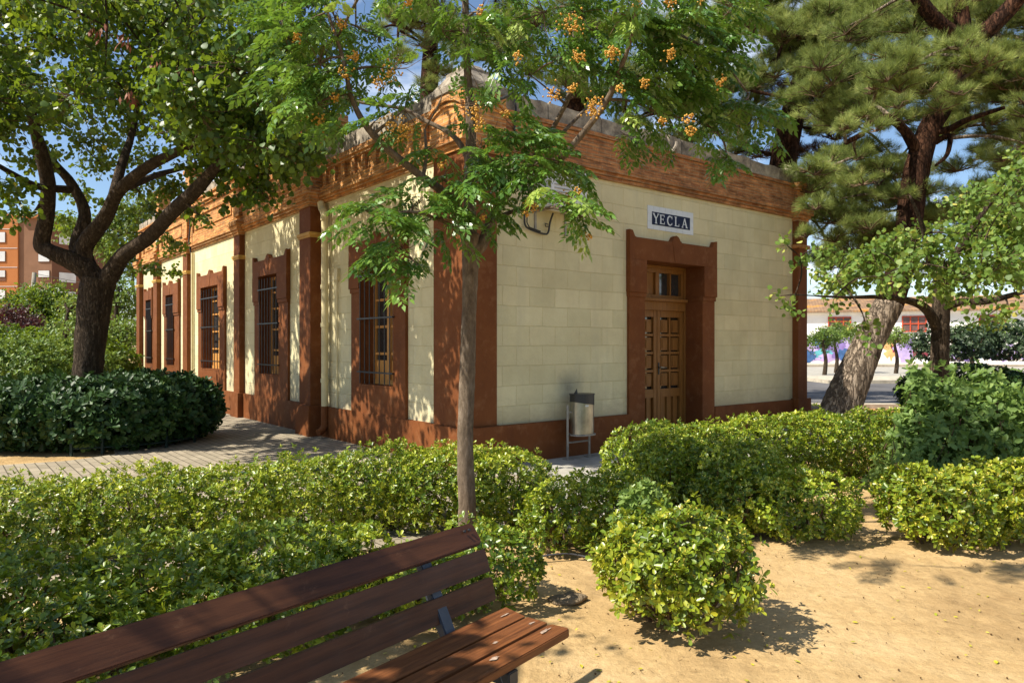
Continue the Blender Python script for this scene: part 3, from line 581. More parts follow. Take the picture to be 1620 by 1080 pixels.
# far right corner pilaster with its brick shaft and capital
pc = MB().pbox(LR-.30, LR+.04, PL, 4.0, -.02, .12, FR).build('pilaster', M['brown'], bld, .006)
MB().pbox(LR-.34, LR+.08, 3.47, 3.54, -.019, .16, FR).build('moulding', M['brick'], pc)
c = MB(); 
for (a, b, e) in ((4.0, 4.06, .02), (4.06, 4.12, .05), (4.12, 4.24, .09), (4.24, 4.29, .05), (4.60, 4.65, .03), (4.65, 4.74, .07)): c.pbox(LR-.30-e, LR+.04+e, a, b, -.018, .12+e, FR)
c.pbox(LR-.27, LR+.01, 4.29, 4.60, -.018, .09, FR); c.build('capital', M['brick'], pc)
s = MB().pbox(LR-.24, LR+.0, 4.741, 5.02, -.2, .07, FR); s.add([(LR-.24, -.07, 5.02), (LR, -.07, 5.02), (LR, .2, 5.02), (LR-.24, .2, 5.02), (LR-.24, -.07, 5.05), (LR, -.07, 5.05), (LR, .2, 5.16), (LR-.24, .2, 5.16)], [(0, 1, 2, 3), (4, 5, 6, 7), (0, 1, 5, 4), (1, 2, 6, 5), (2, 3, 7, 6), (3, 0, 4, 7)]); s.build('finial', M['stone'], pc)
# brick parapet of the short side
b = MB()
for (a, e, d) in ((ZB, ZB+.05, .05), (ZB+.05, ZB+.10, .075), (ZB+.10, ZB+.17, .115), (ZB+.17, ZB+.22, .08), (ZB+.22, 4.66, .045), (4.66, 4.72, .075)): b.pbox(.58, LR-.30, a, e, -.25, d, FR)
b.build('brick_parapet', M['brick_dirty'], bld, .004)
# uneven stone coping made of slabs
def coping(t0, t1, z0, z1, d, fr, seed):
    rs = random.Random(seed); m = MB(); t = t0
    while t < t1-.05:
        e = min(t1, t+rs.uniform(.7, 1.05)); k = rs.uniform(-.018, .018); n_ = 6; top = [(t+(e-t)*i/n_, z1+k+rs.uniform(-.012, .012)) for i in range(n_+1)]
        m.prism([(t, z0), (e-.004, z0)]+[(min(q[0], e-.004), q[1]) for q in reversed(top)], -.28, d+rs.uniform(-.008, .008), fr); t = e
    return m
coping(.60, LR-.25, 4.72, 4.97, .03, FR, 3).build('coping', M['stone'], bld, .008)
coping(.76, 4.36, 4.76, 5.04, .03, FL, 4).build('coping', M['stone'], bld, .008)
# near wing of the long side: ledges and a row of brick recesses
b = MB()
for (a, e, d) in ((ZB, ZB+.045, .04), (ZB+.045, ZB+.09, .07), (ZB+.09, ZB+.135, .10), (ZB+.135, ZB+.27, .07), (4.60, 4.65, .075), (4.65, 4.70, .10), (4.70, 4.76, .07)): b.pbox(.66, 4.38, a, e, -.25, d, FL)
b.pbox(.66, 4.38, ZB+.27, 4.60, -.25, .012, FL); t = .86
while t < 4.25: b.pbox(t, t+.13, ZB+.27, 4.60, .005, .06, FL); t += .36
b.build('brick_parapet', M['brick'], bld, .003)
# centre and far part of the long side: taller parapet with panels
b = MB()
for (a, e, d) in ((ZB+.0, ZB+.05, .04), (ZB+.05, ZB+.10, .075), (ZB+.10, ZB+.15, .11), (ZB+.15, 4.42, .05), (5.02, 5.08, .06), (5.08, 5.14, .10), (5.14, 5.20, .14), (5.20, 5.30, .06), (5.30, 5.35, .10)): b.pbox(4.87, LL, a, e, -.25, d, FL)
cuts = [(p[0]-.02, p[1]+.02) for p in pilL[1:]]
for (a, e) in runs(4.87, LL, cuts):
    b.pbox(a, e, 4.42, 5.02, -.25, .02, FL)
    for (q0, q1) in ((a, a+.28), (e-.28, e)): b.pbox(q0, q1, 4.42, 5.02, .01, .06, FL)
    b.pbox(a+.28, e-.28, 4.90, 5.02, .01, .055, FL); b.pbox(a+.28, e-.28, 4.42, 4.50, .01, .055, FL); b.pbox(a+.40, e-.40, 4.56, 4.84, .01, .045, FL)
for c_ in cuts: b.pbox(c_[0]+.02, c_[1]-.02, 4.42, 5.02, -.25, .13, FL); b.pbox(c_[0]-.03, c_[1]+.03, 5.02, 5.12, -.05, .19, FL)
b.build('brick_parapet', M['brick'], bld, .003)
coping(4.90, LL, 5.35, 5.58, .03, FL, 9).build('coping', M['stone'], bld, .008)
for c_ in (cuts[1], cuts[2]):
    k = MB(); k.pbox(c_[0]+.05, c_[1]-.05, 5.30, 6.15, -.28, .06, FL); k.pbox(c_[0], c_[1], 6.15, 6.25, -.33, .11, FL)
    a, e = c_[0]+.04, c_[1]-.04; k.add([(-.07, a, 6.25), (.29, a, 6.25), (.29, e, 6.25), (-.07, e, 6.25), (.11, (a+e)/2, 6.5)], [(0, 1, 2, 3), (0, 1, 4), (1, 2, 4), (2, 3, 4), (3, 0, 4)]); k.build('pinnacle', M['brick'], bld, .004)
# big brick pier above the wide pilaster
k = MB(); k.pbox(4.38, 4.87, ZB+.25, 5.42, -.3, .20, FL)
for (a, e, x) in ((5.42, 5.48, .04), (5.48, 5.54, .08), (5.54, 5.66, .13)): k.pbox(4.38-x, 4.87+x, a, e, -.3-x, .2+x, FL)
k.add([(-.28, 4.3, 5.66), (.40, 4.3, 5.66), (.40, 4.95, 5.66), (-.28, 4.95, 5.66), (.06, 4.62, 5.86)], [(0, 1, 2, 3), (0, 1, 4), (1, 2, 4), (2, 3, 4), (3, 0, 4)]); k.build('pier', M['brick'], bld, .004)
# corner pier with an arched moulding and a stone gabled cap
k = MB(); k.add([(x, y, z) for z in (ZB+.011, 4.86) for x, y in ((-.10, -.10), (.58, -.10), (.58, .66), (-.10, .66))], [(0, 3, 2, 1), (4, 5, 6, 7), (0, 1, 5, 4), (1, 2, 6, 5), (2, 3, 7, 6), (3, 0, 4, 7)])
for (a, e, d) in ((ZB+.011, ZB+.06, .12), (ZB+.06, ZB+.11, .15), (ZB+.11, ZB+.155, .19), (ZB+.155, ZB+.25, .14)): k.box((-d, -d, a), (.58+d-.1, .66+d-.1, e))
def arch(t0, t1, zc, rise, th, fr, d0, d1, mb):
    n_ = 14; up = []; lo = []
    for i in range(n_+1):
        f = i/n_; z = zc+rise*math.sin(f*math.pi)**.8; up.append((t0+(t1-t0)*f, z+th)); lo.append((t0+(t1-t0)*f, z))
    for i in range(n_): mb.prism([lo[i], lo[i+1], up[i+1], up[i]], d0, d1, fr)
for (tt, q) in ((.05, .125), (.10, .155)):
    arch(-.10, .66, 4.50+tt*1.2, .12, .05, FL, .05, q, k); arch(-.10, .58, 4.50+tt*1.2, .12, .05, FR, .05, q, k)
k.build('corner_pier', M['brick'], bld, .003)
s = MB(); s.box((-.12, -.12, 4.86), (.60, .68, 4.97)); s.add([(-.10, -.10, 4.97), (.58, -.10, 4.97), (.58, .66, 4.97), (-.10, .66, 4.97), (.10, .12, 5.26), (.32, .12, 5.26), (.32, .40, 5.26), (.10, .40, 5.26)], [(0, 1, 5, 4), (1, 2, 6, 5), (2, 3, 7, 6), (3, 0, 4, 7), (4, 5, 6, 7)])
s.box((.02, .04, 5.05), (.42, .5, 5.19)); s.build('stone_cap', M['stone'], bld, .012)
# --- window and door surrounds: lower jambs 4 cm proud, upper block 8 cm proud with eared top
def surround(name, t0, t1, a, b, z0, z1, zt, zs, zbot, fr, far_depth=-.28, sill=True):
    m = MB(); e = .10; c = (a+b)/2
    m.pbox(t0, a, zbot, zs, far_depth, .045, fr); m.pbox(b, t1, zbot, zs, far_depth, .045, fr)
    m.pbox(t0-.01, a+.01, zs, zs+.07, far_depth, .065, fr); m.pbox(b-.01, t1+.01, zs, zs+.07, far_depth, .065, fr)
    m.pbox(t0-.02, a, zs+.07, z1, far_depth, .085, fr); m.pbox(b, t1+.02, zs+.07, z1, far_depth, .085, fr)
    top = [(t1+.02, zt+.11), (t1-.05, zt+.10), (t1-.10, zt+.01), (t1-.14, zt), (c+.14, zt), (c+.10, zt+.03), (c+.06, zt+.085), (c, zt+.11), (c-.06, zt+.085), (c-.10, zt+.03), (c-.14, zt), (t0+.14, zt), (t0+.10, zt+.01), (t0+.05, zt+.10), (t0-.02, zt+.11)]
    m.prism([(t0-.02, z1), (t1+.02, z1)]+top, far_depth, .083, fr)
    m.prism([(c-.05, z1+.01), (c+.05, z1+.01), (c+.12, zt+.02), (c-.12, zt+.02)], .08, .089, fr)
    if sill: m.pbox(a, b, zbot, z0, far_depth, .044, fr)
    return m.build(name, M['brown'], bld, .004)
for i, (a, b_, z0, z1, o0, o1, zt) in enumerate(wins):
    su = surround('window', o0, o1, a, b_, z0, z1, zt, 2.42, PL-.01, FL)
    wdt = b_-a; f = MB()
    def bar(x0, x1, c0, c1, d0=-.24, d1=-.18): f.pbox(x0, x1, c0, c1, d0, d1, FL)
    if i != 4:
        bar(a, a+.06, z0, z1); bar(b_-.06, b_, z0, z1); bar(a+.06, b_-.06, z1-.06, z1); bar(a+.06, b_-.06, z0, z0+.10)
        mid = (a+b_)/2; bar(mid-.045, mid+.045, z0+.10, z1-.06, -.24, -.165)
        for q in (.22, .45, .68, .86):
            zz = z0+.1+(z1-z0-.16)*q; bar(a+.06, mid-.045, zz-.02, zz+.02, -.23, -.185); bar(mid+.045, b_-.06, zz-.02, zz+.02, -.23, -.185)
        bar(a+.06, mid-.045, z0+.10, z0+.40, -.235, -.20); bar(mid+.045, b_-.06, z0+.10, z0+.40, -.235, -.20)
        fo = f.build('frame', M['frame_wood'], su, .004)
        MB().pbox(a+.05, b_-.05, z0+.05, z1-.05, -.226, -.222, FL).build('pane', M['glass'], su)
        if i < 3: MB().pbox(a+.08, mid-.05, z0+.45, z1-.25, -.221, -.215, FL).build('blind', M['curtain'], su)
    else:
        MB().pbox(a, b_, z0, z1, -.24, -.10, FL).build('shutter', M['slat_dark'], su)
    gr = MB(); nb = 6 if wdt > .9 else 5; d = .075
    for q in range(nb+1): t_ = a+.04+(wdt-.08)*q/nb; gr.tube([FL(t_, z0+.04, d), FL(t_, z1-.06, d)], .009, 6)
    for zz in (z0+.22, z0+1.05, z1-.28):
        gr.pbox(a-.05, b_+.05, zz-.012, zz+.012, d-.014, d+.014, FL)
        for t_ in (a-.04, b_+.04): gr.pbox(t_-.012, t_+.012, zz-.012, zz+.012, .03, d, FL)
    gr.build('grille', M['iron'], su)
    MB().pbox(a-.01, b_+.01, z0, z0+.025, -.27, .05, FL).build('sill', M['brown'], su)
# --- door
a, b_, z0, z1 = DO; su = surround('door', 3.02, 5.19, a, b_, z0, z1, 3.26, 2.34, -.05, FR, -.42, False)
D0, D1 = -.40, -.32; f = MB()
f.pbox(a, a+.05, z0, z1, D0, D1+.02, FR); f.pbox(b_-.05, b_, z0, z1, D0, D1+.02, FR); f.pbox(a+.05, b_-.05, z1-.05, z1, D0, D1+.02, FR)
f.pbox(a+.05, b_-.05, 2.17, 2.32, D0, D1+.03, FR); f.pbox(a+.03, b_-.03, 2.32, 2.37, D0, D1+.09, FR); f.build('frame', M['door_wood'], su, .006)
tr = MB(); x0, x1 = a+.05, b_-.05
for (q0, q1, r0, r1) in ((x0, x1, 2.37, 2.43), (x0, x1, 2.80, 2.87), (x0, x0+.06, 2.43, 2.80), (x1-.06, x1, 2.43, 2.80), ((x0+x1)/2-.05, (x0+x1)/2+.05, 2.43, 2.80), ((x1+(x0+x1)/2)/2-.02, (x1+(x0+x1)/2)/2+.015, 2.43, 2.80)): tr.pbox(q0, q1, r0, r1, D0+.01, D1, FR)
tr.pbox(x0+.06, (x0+x1)/2-.05, 2.43, 2.80, D0+.01, D0+.04, FR); tr.pbox(x0+.30, x0+.36, 2.44, 2.79, D0+.04, D1-.01, FR); tr.build('transom', M['door_wood'], su, .004)
MB().pbox(x0+.02, x1-.02, 2.40, 2.84, D0+.012, D0+.018, FR).build('pane', M['glass'], su)
mid = (a+b_)/2
for (q0, q1) in ((a+.05, mid-.004), (mid+.004, b_-.05)):
    lf = MB(); s_ = .085; lf.pbox(q0, q0+s_, z0, 2.17, D0+.02, D1-.01, FR); lf.pbox(q1-s_, q1, z0, 2.17, D0+.02, D1-.01, FR)
    lf.pbox(q0+s_, q1-s_, 2.06, 2.17, D0+.02, D1-.01, FR); lf.pbox(q0+s_, q1-s_, .72, .86, D0+.02, D1-.01, FR); lf.pbox(q0+s_, q1-s_, z0, .20, D0+.02, D1-.01, FR)
    c = (q0+q1)/2; lf.pbox(c-.022, c+.022, .86, 2.06, D0+.02, D1-.018, FR)
    for k_ in (1, 2, 3): zz = .86+.30*k_; lf.pbox(q0+s_, q1-s_, zz-.022, zz+.022, D0+.02, D1-.02, FR)
    for k_ in range(4):
        for (u0, u1) in ((q0+s_, c-.022), (c+.022, q1-s_)):
            zz = .86+.30*k_; lf.pbox(u0+.05, u1-.006, zz+.045, zz+.26, D0+.0, D0+.035, FR); lf.pbox(u0+.075, u1-.03, zz+.075, zz+.23, D0+.03, D0+.045, FR)
    for k_ in range(3): u = q0+s_+.02+(q1-q0-2*s_-.02)*k_/3; lf.pbox(u, u+.09, .20, .72, D0+.02, D1-.025, FR)
    lf.pbox(q0+s_, q1-s_, .20, .72, D0+.005, D0+.022, FR)
    lf.build('door_leaf', M['door_wood'], su, .004)
MB().pbox(a+.06, b_-.06, z0, 2.16, D0-.03, D0-.004, FR).build('dark_glass', M['glass'], su)
h = MB(); h.pbox(mid+.02, mid+.055, 1.10, 1.30, D1-.012, D1+.002, FR); h.build('lock_plate', M['iron'], su, .003)
h = MB(); h.tube([FR(mid+.037, 1.22, D1), FR(mid+.037, 1.22, D1+.05), FR(mid+.07, 1.22, D1+.055), FR(mid+.17, 1.215, D1+.055)], .011, 8); h.build('handle', M['steel'], su, smooth=True)
MB().pbox(3.39, 4.85, -.05, .10, -.42, .03, FR).build('doorstep', M['concrete'], bld, .005)
# rainwater pipe by the wide pilaster, conduit and junction box
tp = 4.06; q = MB(); q.tube([FL(tp+.16, 4.06, .10), FL(tp+.13, 3.95, .10), FL(tp+.05, 3.88, .10), FL(tp, 3.78, .10), FL(tp, .55, .10)], [.055, .06, .062, .058, .058], 14)
for zz in (2.55, .95, 3.72, 1.9): q.tube([FL(tp, zz, .10), FL(tp, zz+.07, .10)], .070, 14)
dp = q.build('downpipe', M['pipe_cream'], bld, smooth=False)
q = MB(); q.tube([FL(tp, .55, .10), FL(tp, .22, .10), FL(tp-.03, .14, .16), FL(tp-.05, .11, .24)], .062, 12); q.build('pipe_foot', M['brown'], dp)
q = MB(); q.tube([FL(3.72, 2.72, .035), FL(3.72, PL+.01, .03)], .014, 8); q.tube([FL(3.74, 2.8, .03), FL(3.9, 2.9, .03), FL(3.98, 3.2, .03), FL(4.0, 4.0, .03)], .006, 6); q.build('conduit', M['pipe_cream'], bld)
MB().pbox(3.66, 3.78, 2.68, 2.88, 0, .06, FL).build('junction_box', M['pipe_cream'], bld, .005)
q = MB(); t_ = tL(305, .04); q.tube([FL(t_, 4.0, .05), FL(t_, PL, .05)], .035, 8); q.build('downpipe', M['pipe_cream'], bld)
q = MB(); q.tube([FL(12.45, 5.0, .12), FL(12.4, 4.7, .10), FL(12.46, 4.3, .12), FL(12.42, 4.0, .08)], .02, 6); q.build('cable', M['iron'], bld)
MB().pbox(tL(338, .065)-.1, tL(338, .065)+.16, .12, .44, .05, .072, FL).build('vent_plate', M['white_box'], bld, .004)
MB().pbox(tL(291, .06)-.3, tL(289, .06)-.05, 4.48, 4.86, .02, .07, FL).build('niche_panel', M['trim_yellow'], bld)
# black cable going over the parapet beside the corner
q = MB(); q.tube([FR(.74, 4.45, .07), FR(.76, 4.75, .08), FR(.72, 4.95, .07), FR(.66, 5.04, -.05)], .016, 6); q.tube([(.2, -.13, 4.66), (.5, -.2, 4.82), (.8, -.22, 5.02), (1.0, -.1, 5.1), (1.1, .2, 5.03)], .020, 6); q.build('cable', M['iron'], bld)
# mascaron ornament is only a small pale carved stone boss on the coping
q = MB(); t_ = tR(1063, .05); q.pbox(t_-.10, t_+.10, 4.66, 4.98, 0, .07, FR); q.tube([FR(t_-.06, 4.70, .09), FR(t_+.02, 4.80, .11), FR(t_+.05, 4.88, .09)], .032, 7); q.tube([FR(t_+.05, 4.70, .09), FR(t_-.01, 4.78, .12)], .03, 7); q.build('carved_boss', M['stone'], bld, .01)

# ---------------------------------------------------------------- tile sign
sg = thing('name_sign', 'white and navy tiled sign reading YECLA above the door', 'sign', loc(4.07, 0, 3.43), RZ)
FS = lambda t, z, d: (t-4.07, -d, z-3.43)
m = MB()
for i in range(8):
    for j in range(3):
        x0 = 3.49+i*1.155/8; zz = 3.43+j*.375/3; m.pbox(x0+.0015, x0+1.155/8-.0015, zz+.0015, zz+.125-.0015, 0, .012, FS)
m.build('tile_border', M['tile_white'], sg, .001); MB().pbox(3.59, 4.55, 3.508, 3.712, .011, .016, FS).build('blue_field', M['tile_blue'], sg)
lt = MB(); H = .150; Zb = 3.535
def seg(x0, y0, x1, y1, wd=.024):
    d = Vector((x1-x0, y1-y0)); d.normalize(); n_ = Vector((-d.y, d.x))*wd/2; lt.prism([(x0+n_.x, Zb+y0+n_.y), (x1+n_.x, Zb+y1+n_.y), (x1-n_.x, Zb+y1-n_.y), (x0-n_.x, Zb+y0-n_.y)], .015, .018+.0002*(len(lt.V) % 7), FS)
def ser(x, y, l=.05): seg(x-l/2, y, x+l/2, y, .010)
X = 3.685; seg(X-.058, H, X, .07, .026); seg(X+.055, H, X, .07, .017); seg(X, .075, X, 0, .026); ser(X-.06, H); ser(X+.055, H, .045); ser(X, 0, .06)
X = 3.80; seg(X, 0, X, H, .026); seg(X-.02, H-.006, X+.088, H-.006, .012); seg(X-.02, .006, X+.092, .006, .012); seg(X, .078, X+.065, .078, .012); seg(X+.086, H, X+.086, H-.035, .010); seg(X+.09, 0, X+.09, .04, .010); seg(X+.062, .058, X+.062, .098, .009)
X = 4.03; pts = [(X+.062*math.cos(t)*1.0, .075+.072*math.sin(t)) for t in [math.radians(42+k*23) for k in range(13)]]
for i, (p, q) in enumerate(zip(pts, pts[1:])): seg(p[0], p[1], q[0], q[1], .012+.016*math.sin(math.pi*(i+.5)/12))
seg(X+.05, .10, X+.052, H, .009); seg(X+.048, 0.012, X+.05, .042, .009)
X = 4.175; seg(X, 0, X, H, .026); ser(X, H, .06); seg(X-.025, .006, X+.085, .006, .012); seg(X+.083, 0, X+.083, .045, .010)
X = 4.405; seg(X-.055, 0, X, H, .016); seg(X+.055, 0, X-.002, H, .028); seg(X-.035, .052, X+.035, .052, .010); ser(X-.058, 0, .045); ser(X+.058, 0, .055)
lt.build('lettering', M['tile_white'], sg)
# ---------------------------------------------------------------- air conditioner on its bracket
ac = thing('air_conditioner', 'pale grey air conditioning unit bracketed high on the wall behind berries', 'air conditioner', loc(1.45, 0, 3.45), RZ)
FA = lambda t, z, d: (t-1.45, -d, z-3.45)
MB().pbox(1.10, 1.78, 3.455, 3.97, .10, .40, FA).build('casing', M['white_box'], ac, .012)
m = MB()
for k_ in range(9): m.pbox(1.16, 1.56, 3.50+k_*.048, 3.512+k_*.048, .402, .41, FA)
m.build('louvre', M['galv'], ac)
m = MB()
for t_ in (1.16, 1.72): m.pbox(t_-.015, t_+.015, 3.42, 3.452, 0, .42, FA); m.pbox(t_-.015, t_+.015, 3.15, 3.42, 0, .02, FA)
m.pbox(.86, 1.84, 3.41, 3.419, .36, .39, FA); m.build('bracket', M['galv'], ac)
m = MB(); P_, R_ = catmull([FA(.95, 3.52, .06), FA(.93, 3.32, .05), FA(.96, 3.20, .05), FA(1.10, 3.155, .05), FA(1.30, 3.13, .05), FA(1.365, 3.17, .05), FA(1.385, 3.30, .06), FA(1.39, 3.42, .12)], [.014]*8, 5); m.tube(P_, R_, 7)
m.tube([FA(.965, 3.5, .07), FA(.955, 3.25, .075), FA(1.0, 3.19, .07), FA(1.2, 3.155, .07)], .010, 6); m.tube([FA(1.36, 3.27, .05), FA(1.31, 3.28, .04), FA(1.32, 3.24, .04), FA(1.36, 3.24, .05)], .008, 5); m.build('insulated_pipe', M['iron'], ac, smooth=True)
# ---------------------------------------------------------------- wall lantern bracket by the pier
lb = thing('floodlight_bracket', 'dark metal floodlight on an arm beside the tall brick pier', 'wall light', loc(-.05, 5.35, 4.75), RZ)
FB = lambda t, z, d: (-d+.05, t-5.35, z-4.75)
MB().pbox(5.02, 5.10, 4.42, 4.98, .05, .10, FB).build('back_plate', M['bench_iron'], lb, .005)
m = MB(); m.tube([FB(5.06, 4.78, .1), FB(5.1, 4.80, .40), FB(5.4, 4.80, .62)], .018, 6); m.tube([FB(5.06, 4.55, .1), FB(5.1, 4.78, .36)], .008, 5); m.build('arm', M['bench_iron'], lb)
MB().pbox(5.36, 5.48, 4.46, 5.02, .60, .74, FB).build('lamp_head', M['bench_iron'], lb, .012)
# ---------------------------------------------------------------- litter bin
bn = thing('litter_bin', 'steel litter bin with black lid on a tube frame against the wall', 'litter bin', loc(1.77, -.24, 0), RZ)
m = MB(); m.tube([(-.22, 0, .01), (-.22, 0, .76)], .017, 8); m.tube([(.20, 0, .01), (.20, 0, .62)], .017, 8); m.tube([(-.22, 0, .24), (.20, 0, .24)], .013, 6); m.tube([(-.22, 0, .66), (-.10, -.02, .66)], .01, 6)
m.box((-.27, -.06, .012), (-.16, .05, .02)); m.box((.14, -.06, .012), (.26, .05, .02)); m.build('stand', M['galv'], bn, smooth=False)
def oval(mb, z0, z1, rx, ry, cx=.02, cy=-.04, n_=28, tilt=0, rx1=None, ry1=None):
    rx1 = rx1 or rx; ry1 = ry1 or ry; vs = []
    for z, a_, b2, tl in ((z0, rx, ry, tilt), (z1, rx1, ry1, 0)):
        for k_ in range(n_): t_ = 2*math.pi*k_/n_; vs.append((cx+a_*math.copysign(abs(math.cos(t_))**.75, math.cos(t_)), cy+b2*math.copysign(abs(math.sin(t_))**.85, math.sin(t_)), z-tl*math.cos(t_)))
    mb.add(vs, [(k_, (k_+1) % n_, n_+(k_+1) % n_, n_+k_) for k_ in range(n_)]+[tuple(range(n_)), tuple(range(2*n_-1, n_-1, -1))])
m = MB(); oval(m, .355, .845, .178, .13); m.build('bucket', M['steel'], bn)
m = MB(); oval(m, .335, .354, .205, .15); m.build('base_tray', M['galv'], bn)
m = MB(); oval(m, .775, .90, .184, .136, tilt=.03); oval(m, .90, .915, .190, .142); m.add([(-.10, -.04, .915), (-.065, -.04, .915), (-.06, -.02, .99), (-.10, .0, .915)], [(0, 1, 2), (0, 2, 3), (1, 3, 2), (0, 3, 1)]); m.build('lid', M['black_plastic'], bn)
MB().box((-.05, -.176, .74), (.02, -.171, .765)).build('maker_plate', M['white_box'], bn, .003)
# ---------------------------------------------------------------- bench
bench = thing('park_bench', 'dark brown slatted wooden bench seen from its front corner', 'bench', (.248, 3.009, -.008), math.atan2(.788, .615))
LB = 2.35
def plank(name, y0, z0, y1, z1, th, mat, seed, round_=.02, x1=0.0):
    # cross-section runs from (y0,z0) to (y1,z1); long axis is local x, the end corners are rounded
    m = MB(); wv = Vector((y1-y0, z1-z0)); W_ = wv.length; wv.normalize(); nv = Vector((-wv.y, wv.x)); out_ = []; r = round_
    for t_ in range(5): a_ = math.pi/2*t_/4; out_.append((x1-r+r*math.sin(a_), W_-r+r*math.cos(a_)))
    for t_ in range(5): a_ = math.pi/2*t_/4; out_.append((x1-r+r*math.cos(a_), r-r*math.sin(a_)))
    poly = out_+[(-LB, 0), (-LB, W_)]; vs = []
    for s_ in (0, th): vs += [(p[0], y0+wv.x*p[1]+nv.x*s_, z0+wv.y*p[1]+nv.y*s_) for p in poly]
    n_ = len(poly); m.add(vs, [tuple(range(n_)), tuple(range(2*n_-1, n_-1, -1))]+[(i, (i+1) % n_, n_+(i+1) % n_, n_+i) for i in range(n_)])
    return m.build(name, mat, bench, .004)
plank('seat_slat', .002, .425, .108, .420, -.034, M['slat_worn'], 1, .022)
plank('seat_slat', .122, .420, .228, .420, -.034, M['slat_worn'], 2, .006)
plank('seat_slat', .240, .420, .350, .436, -.034, M['slat_worn'], 3, .006)
plank('backrest_slat', .402, .458, .430, .556, -.030, M['slat_dark'], 4, .008)
plank('backrest_slat', .437, .580, .472, .676, -.030, M['slat_dark'], 5, .008)
plank('backrest_slat', .482, .700, .548, .785, -.030, M['slat_dark'], 6, .024)
for xx in (-.34, -2.0):
    m = MB(); FX = lambda t, z, d: (xx+d, t, z)
    m.prism([(.05, .355), (.36, .365), (.40, .40), (.445, .46), (.575, .73), (.545, .745), (.41, .50), (.35, .392), (.05, .388)], -.03, .03, FX)
    m.prism([(.04, .30), (.09, .30), (.03, .0), (-.03, .0)], -.028, .028, FX); m.prism([(.34, .36), (.40, .37), (.50, .0), (.44, .0)], -.028, .028, FX); m.prism([(.04, .30), (.38, .30), (.39, .355), (.04, .355)], -.029, .029, FX)
    m.build('support_frame', M['bench_iron'], bench, .004)
bl = MB()
for yy, zz in ((.468, .72), (.468, .742)): pass
for px_ in (-.055, -.085):
    bl.tube([(px_, .530-.006+.0, .762), (px_, .530-.014, .766)], .006, 8)
bl.build('screw', M['iron'], bench)
pmk = MB()
for (a_, b2, rx, ry, sd_) in ((-.30, .165, .018, .010, 1), (-.09, .07, .045, .012, 2), (-.42, .07, .030, .014, 3), (-.05, .17, .03, .008, 4), (-.07, .30, .035, .005, 5), (-.9, .16, .012, .008, 6)):
    rs = random.Random(sd_); zz_ = .4265 if b2 < .11 else (.4222 if b2 < .23 else .4325); pmk.add([(a_+rx*math.cos(t_*.5236)*rs.uniform(.4, 1.1), b2+ry*math.sin(t_*.5236)*rs.uniform(.4, 1.1), zz_) for t_ in range(12)], [tuple(range(12))])
pmk.build('paint_mark', M['chalky'], bench)
# small loose things: half-buried stone and irrigation hose
p = at(897, 948, 4.55); st = MB(); st.add([(float(a*.12), float(b2*.085), float(c_*.030+(.012 if a > 0 else 0))) for a, b2, c_ in ico(3)[0]], [tuple(int(i) for i in f_) for f_ in ico(3)[1].reshape(-1, 3)])
rs = random.Random(5); st.V = [(x*(1+.12*math.sin(y*60+z*30)), y*(1+.12*math.sin(x*50)), z*(1+.1*math.sin(x*80))) for x, y, z in st.V]
o = st.build('stone', M['rock'], smooth=True); o.location = (.35, 4.53, -.004); tag(o, 'flat grey stone half buried in sand beyond the bench end', 'stone')
m = MB(); P_, R_ = catmull([(-.15, 5.22, .02), (.12, 5.3, .03), (.35, 5.34, .05), (.52, 5.36, .03), (.9, 5.2, -.02)], [.008]*5, 5); m.tube(P_, R_, 6); o = m.build('irrigation_hose', M['hose'], smooth=True); tag(o, 'thin dark irrigation hose lying under the bush beside the sandy gap', 'hose')
# green rail along the path behind the hedge
ra = thing('low_rail', 'low green tubular rail along the path behind the near hedge', 'railing', (-2.6, 6.5, 0))
q0, q1 = Vector((-4.9, 5.45, .43)), Vector((-1.0, 7.15, .43)); o_ = Vector((-2.6, 6.5, 0))
MB().tube([q0-o_, q1-o_], .022, 10).build('top_rail', M['green_rail'], ra, smooth=True)
MB().tube([q0-o_-Vector((0, 0, .27)), q1-o_-Vector((0, 0, .27))], .014, 8).build('bottom_rail', M['green_rail'], ra, smooth=True)
for k_ in range(4): pnt = q0.lerp(q1, k_/3)-o_; MB().tube([(pnt.x, pnt.y, -.05), (pnt.x, pnt.y, pnt.z)], .02, 8).build('post', M['green_rail'], ra, smooth=True)
# rail round the dark oval shrub
rf = thing('oval_rail', 'low dark green rail curving round the dark glossy shrub', 'railing', (-6.6, 11.6, 0)); o_ = Vector((-6.6, 11.6, 0))
arc = [Vector((-7.15+1.98*math.cos(t), 11.75+1.50*math.sin(t), 0)) for t in [math.radians(a_) for a_ in range(-66, 30, 6)]]
for zz, r_, nm in ((.50, .020, 'top_rail'), (.42, .012, 'middle_rail'), (.10, .014, 'bottom_rail')): MB().tube([p-o_+Vector((0, 0, zz)) for p in arc], r_, 8).build(nm, M['dark_rail'], rf, smooth=True)
for k_ in (0, 2, 7, 11, 15): pnt = arc[k_]-o_; MB().box((pnt.x-.018, pnt.y-.018, 0), (pnt.x+.018, pnt.y+.018, .56)).build('post', M['dark_rail'], rf)
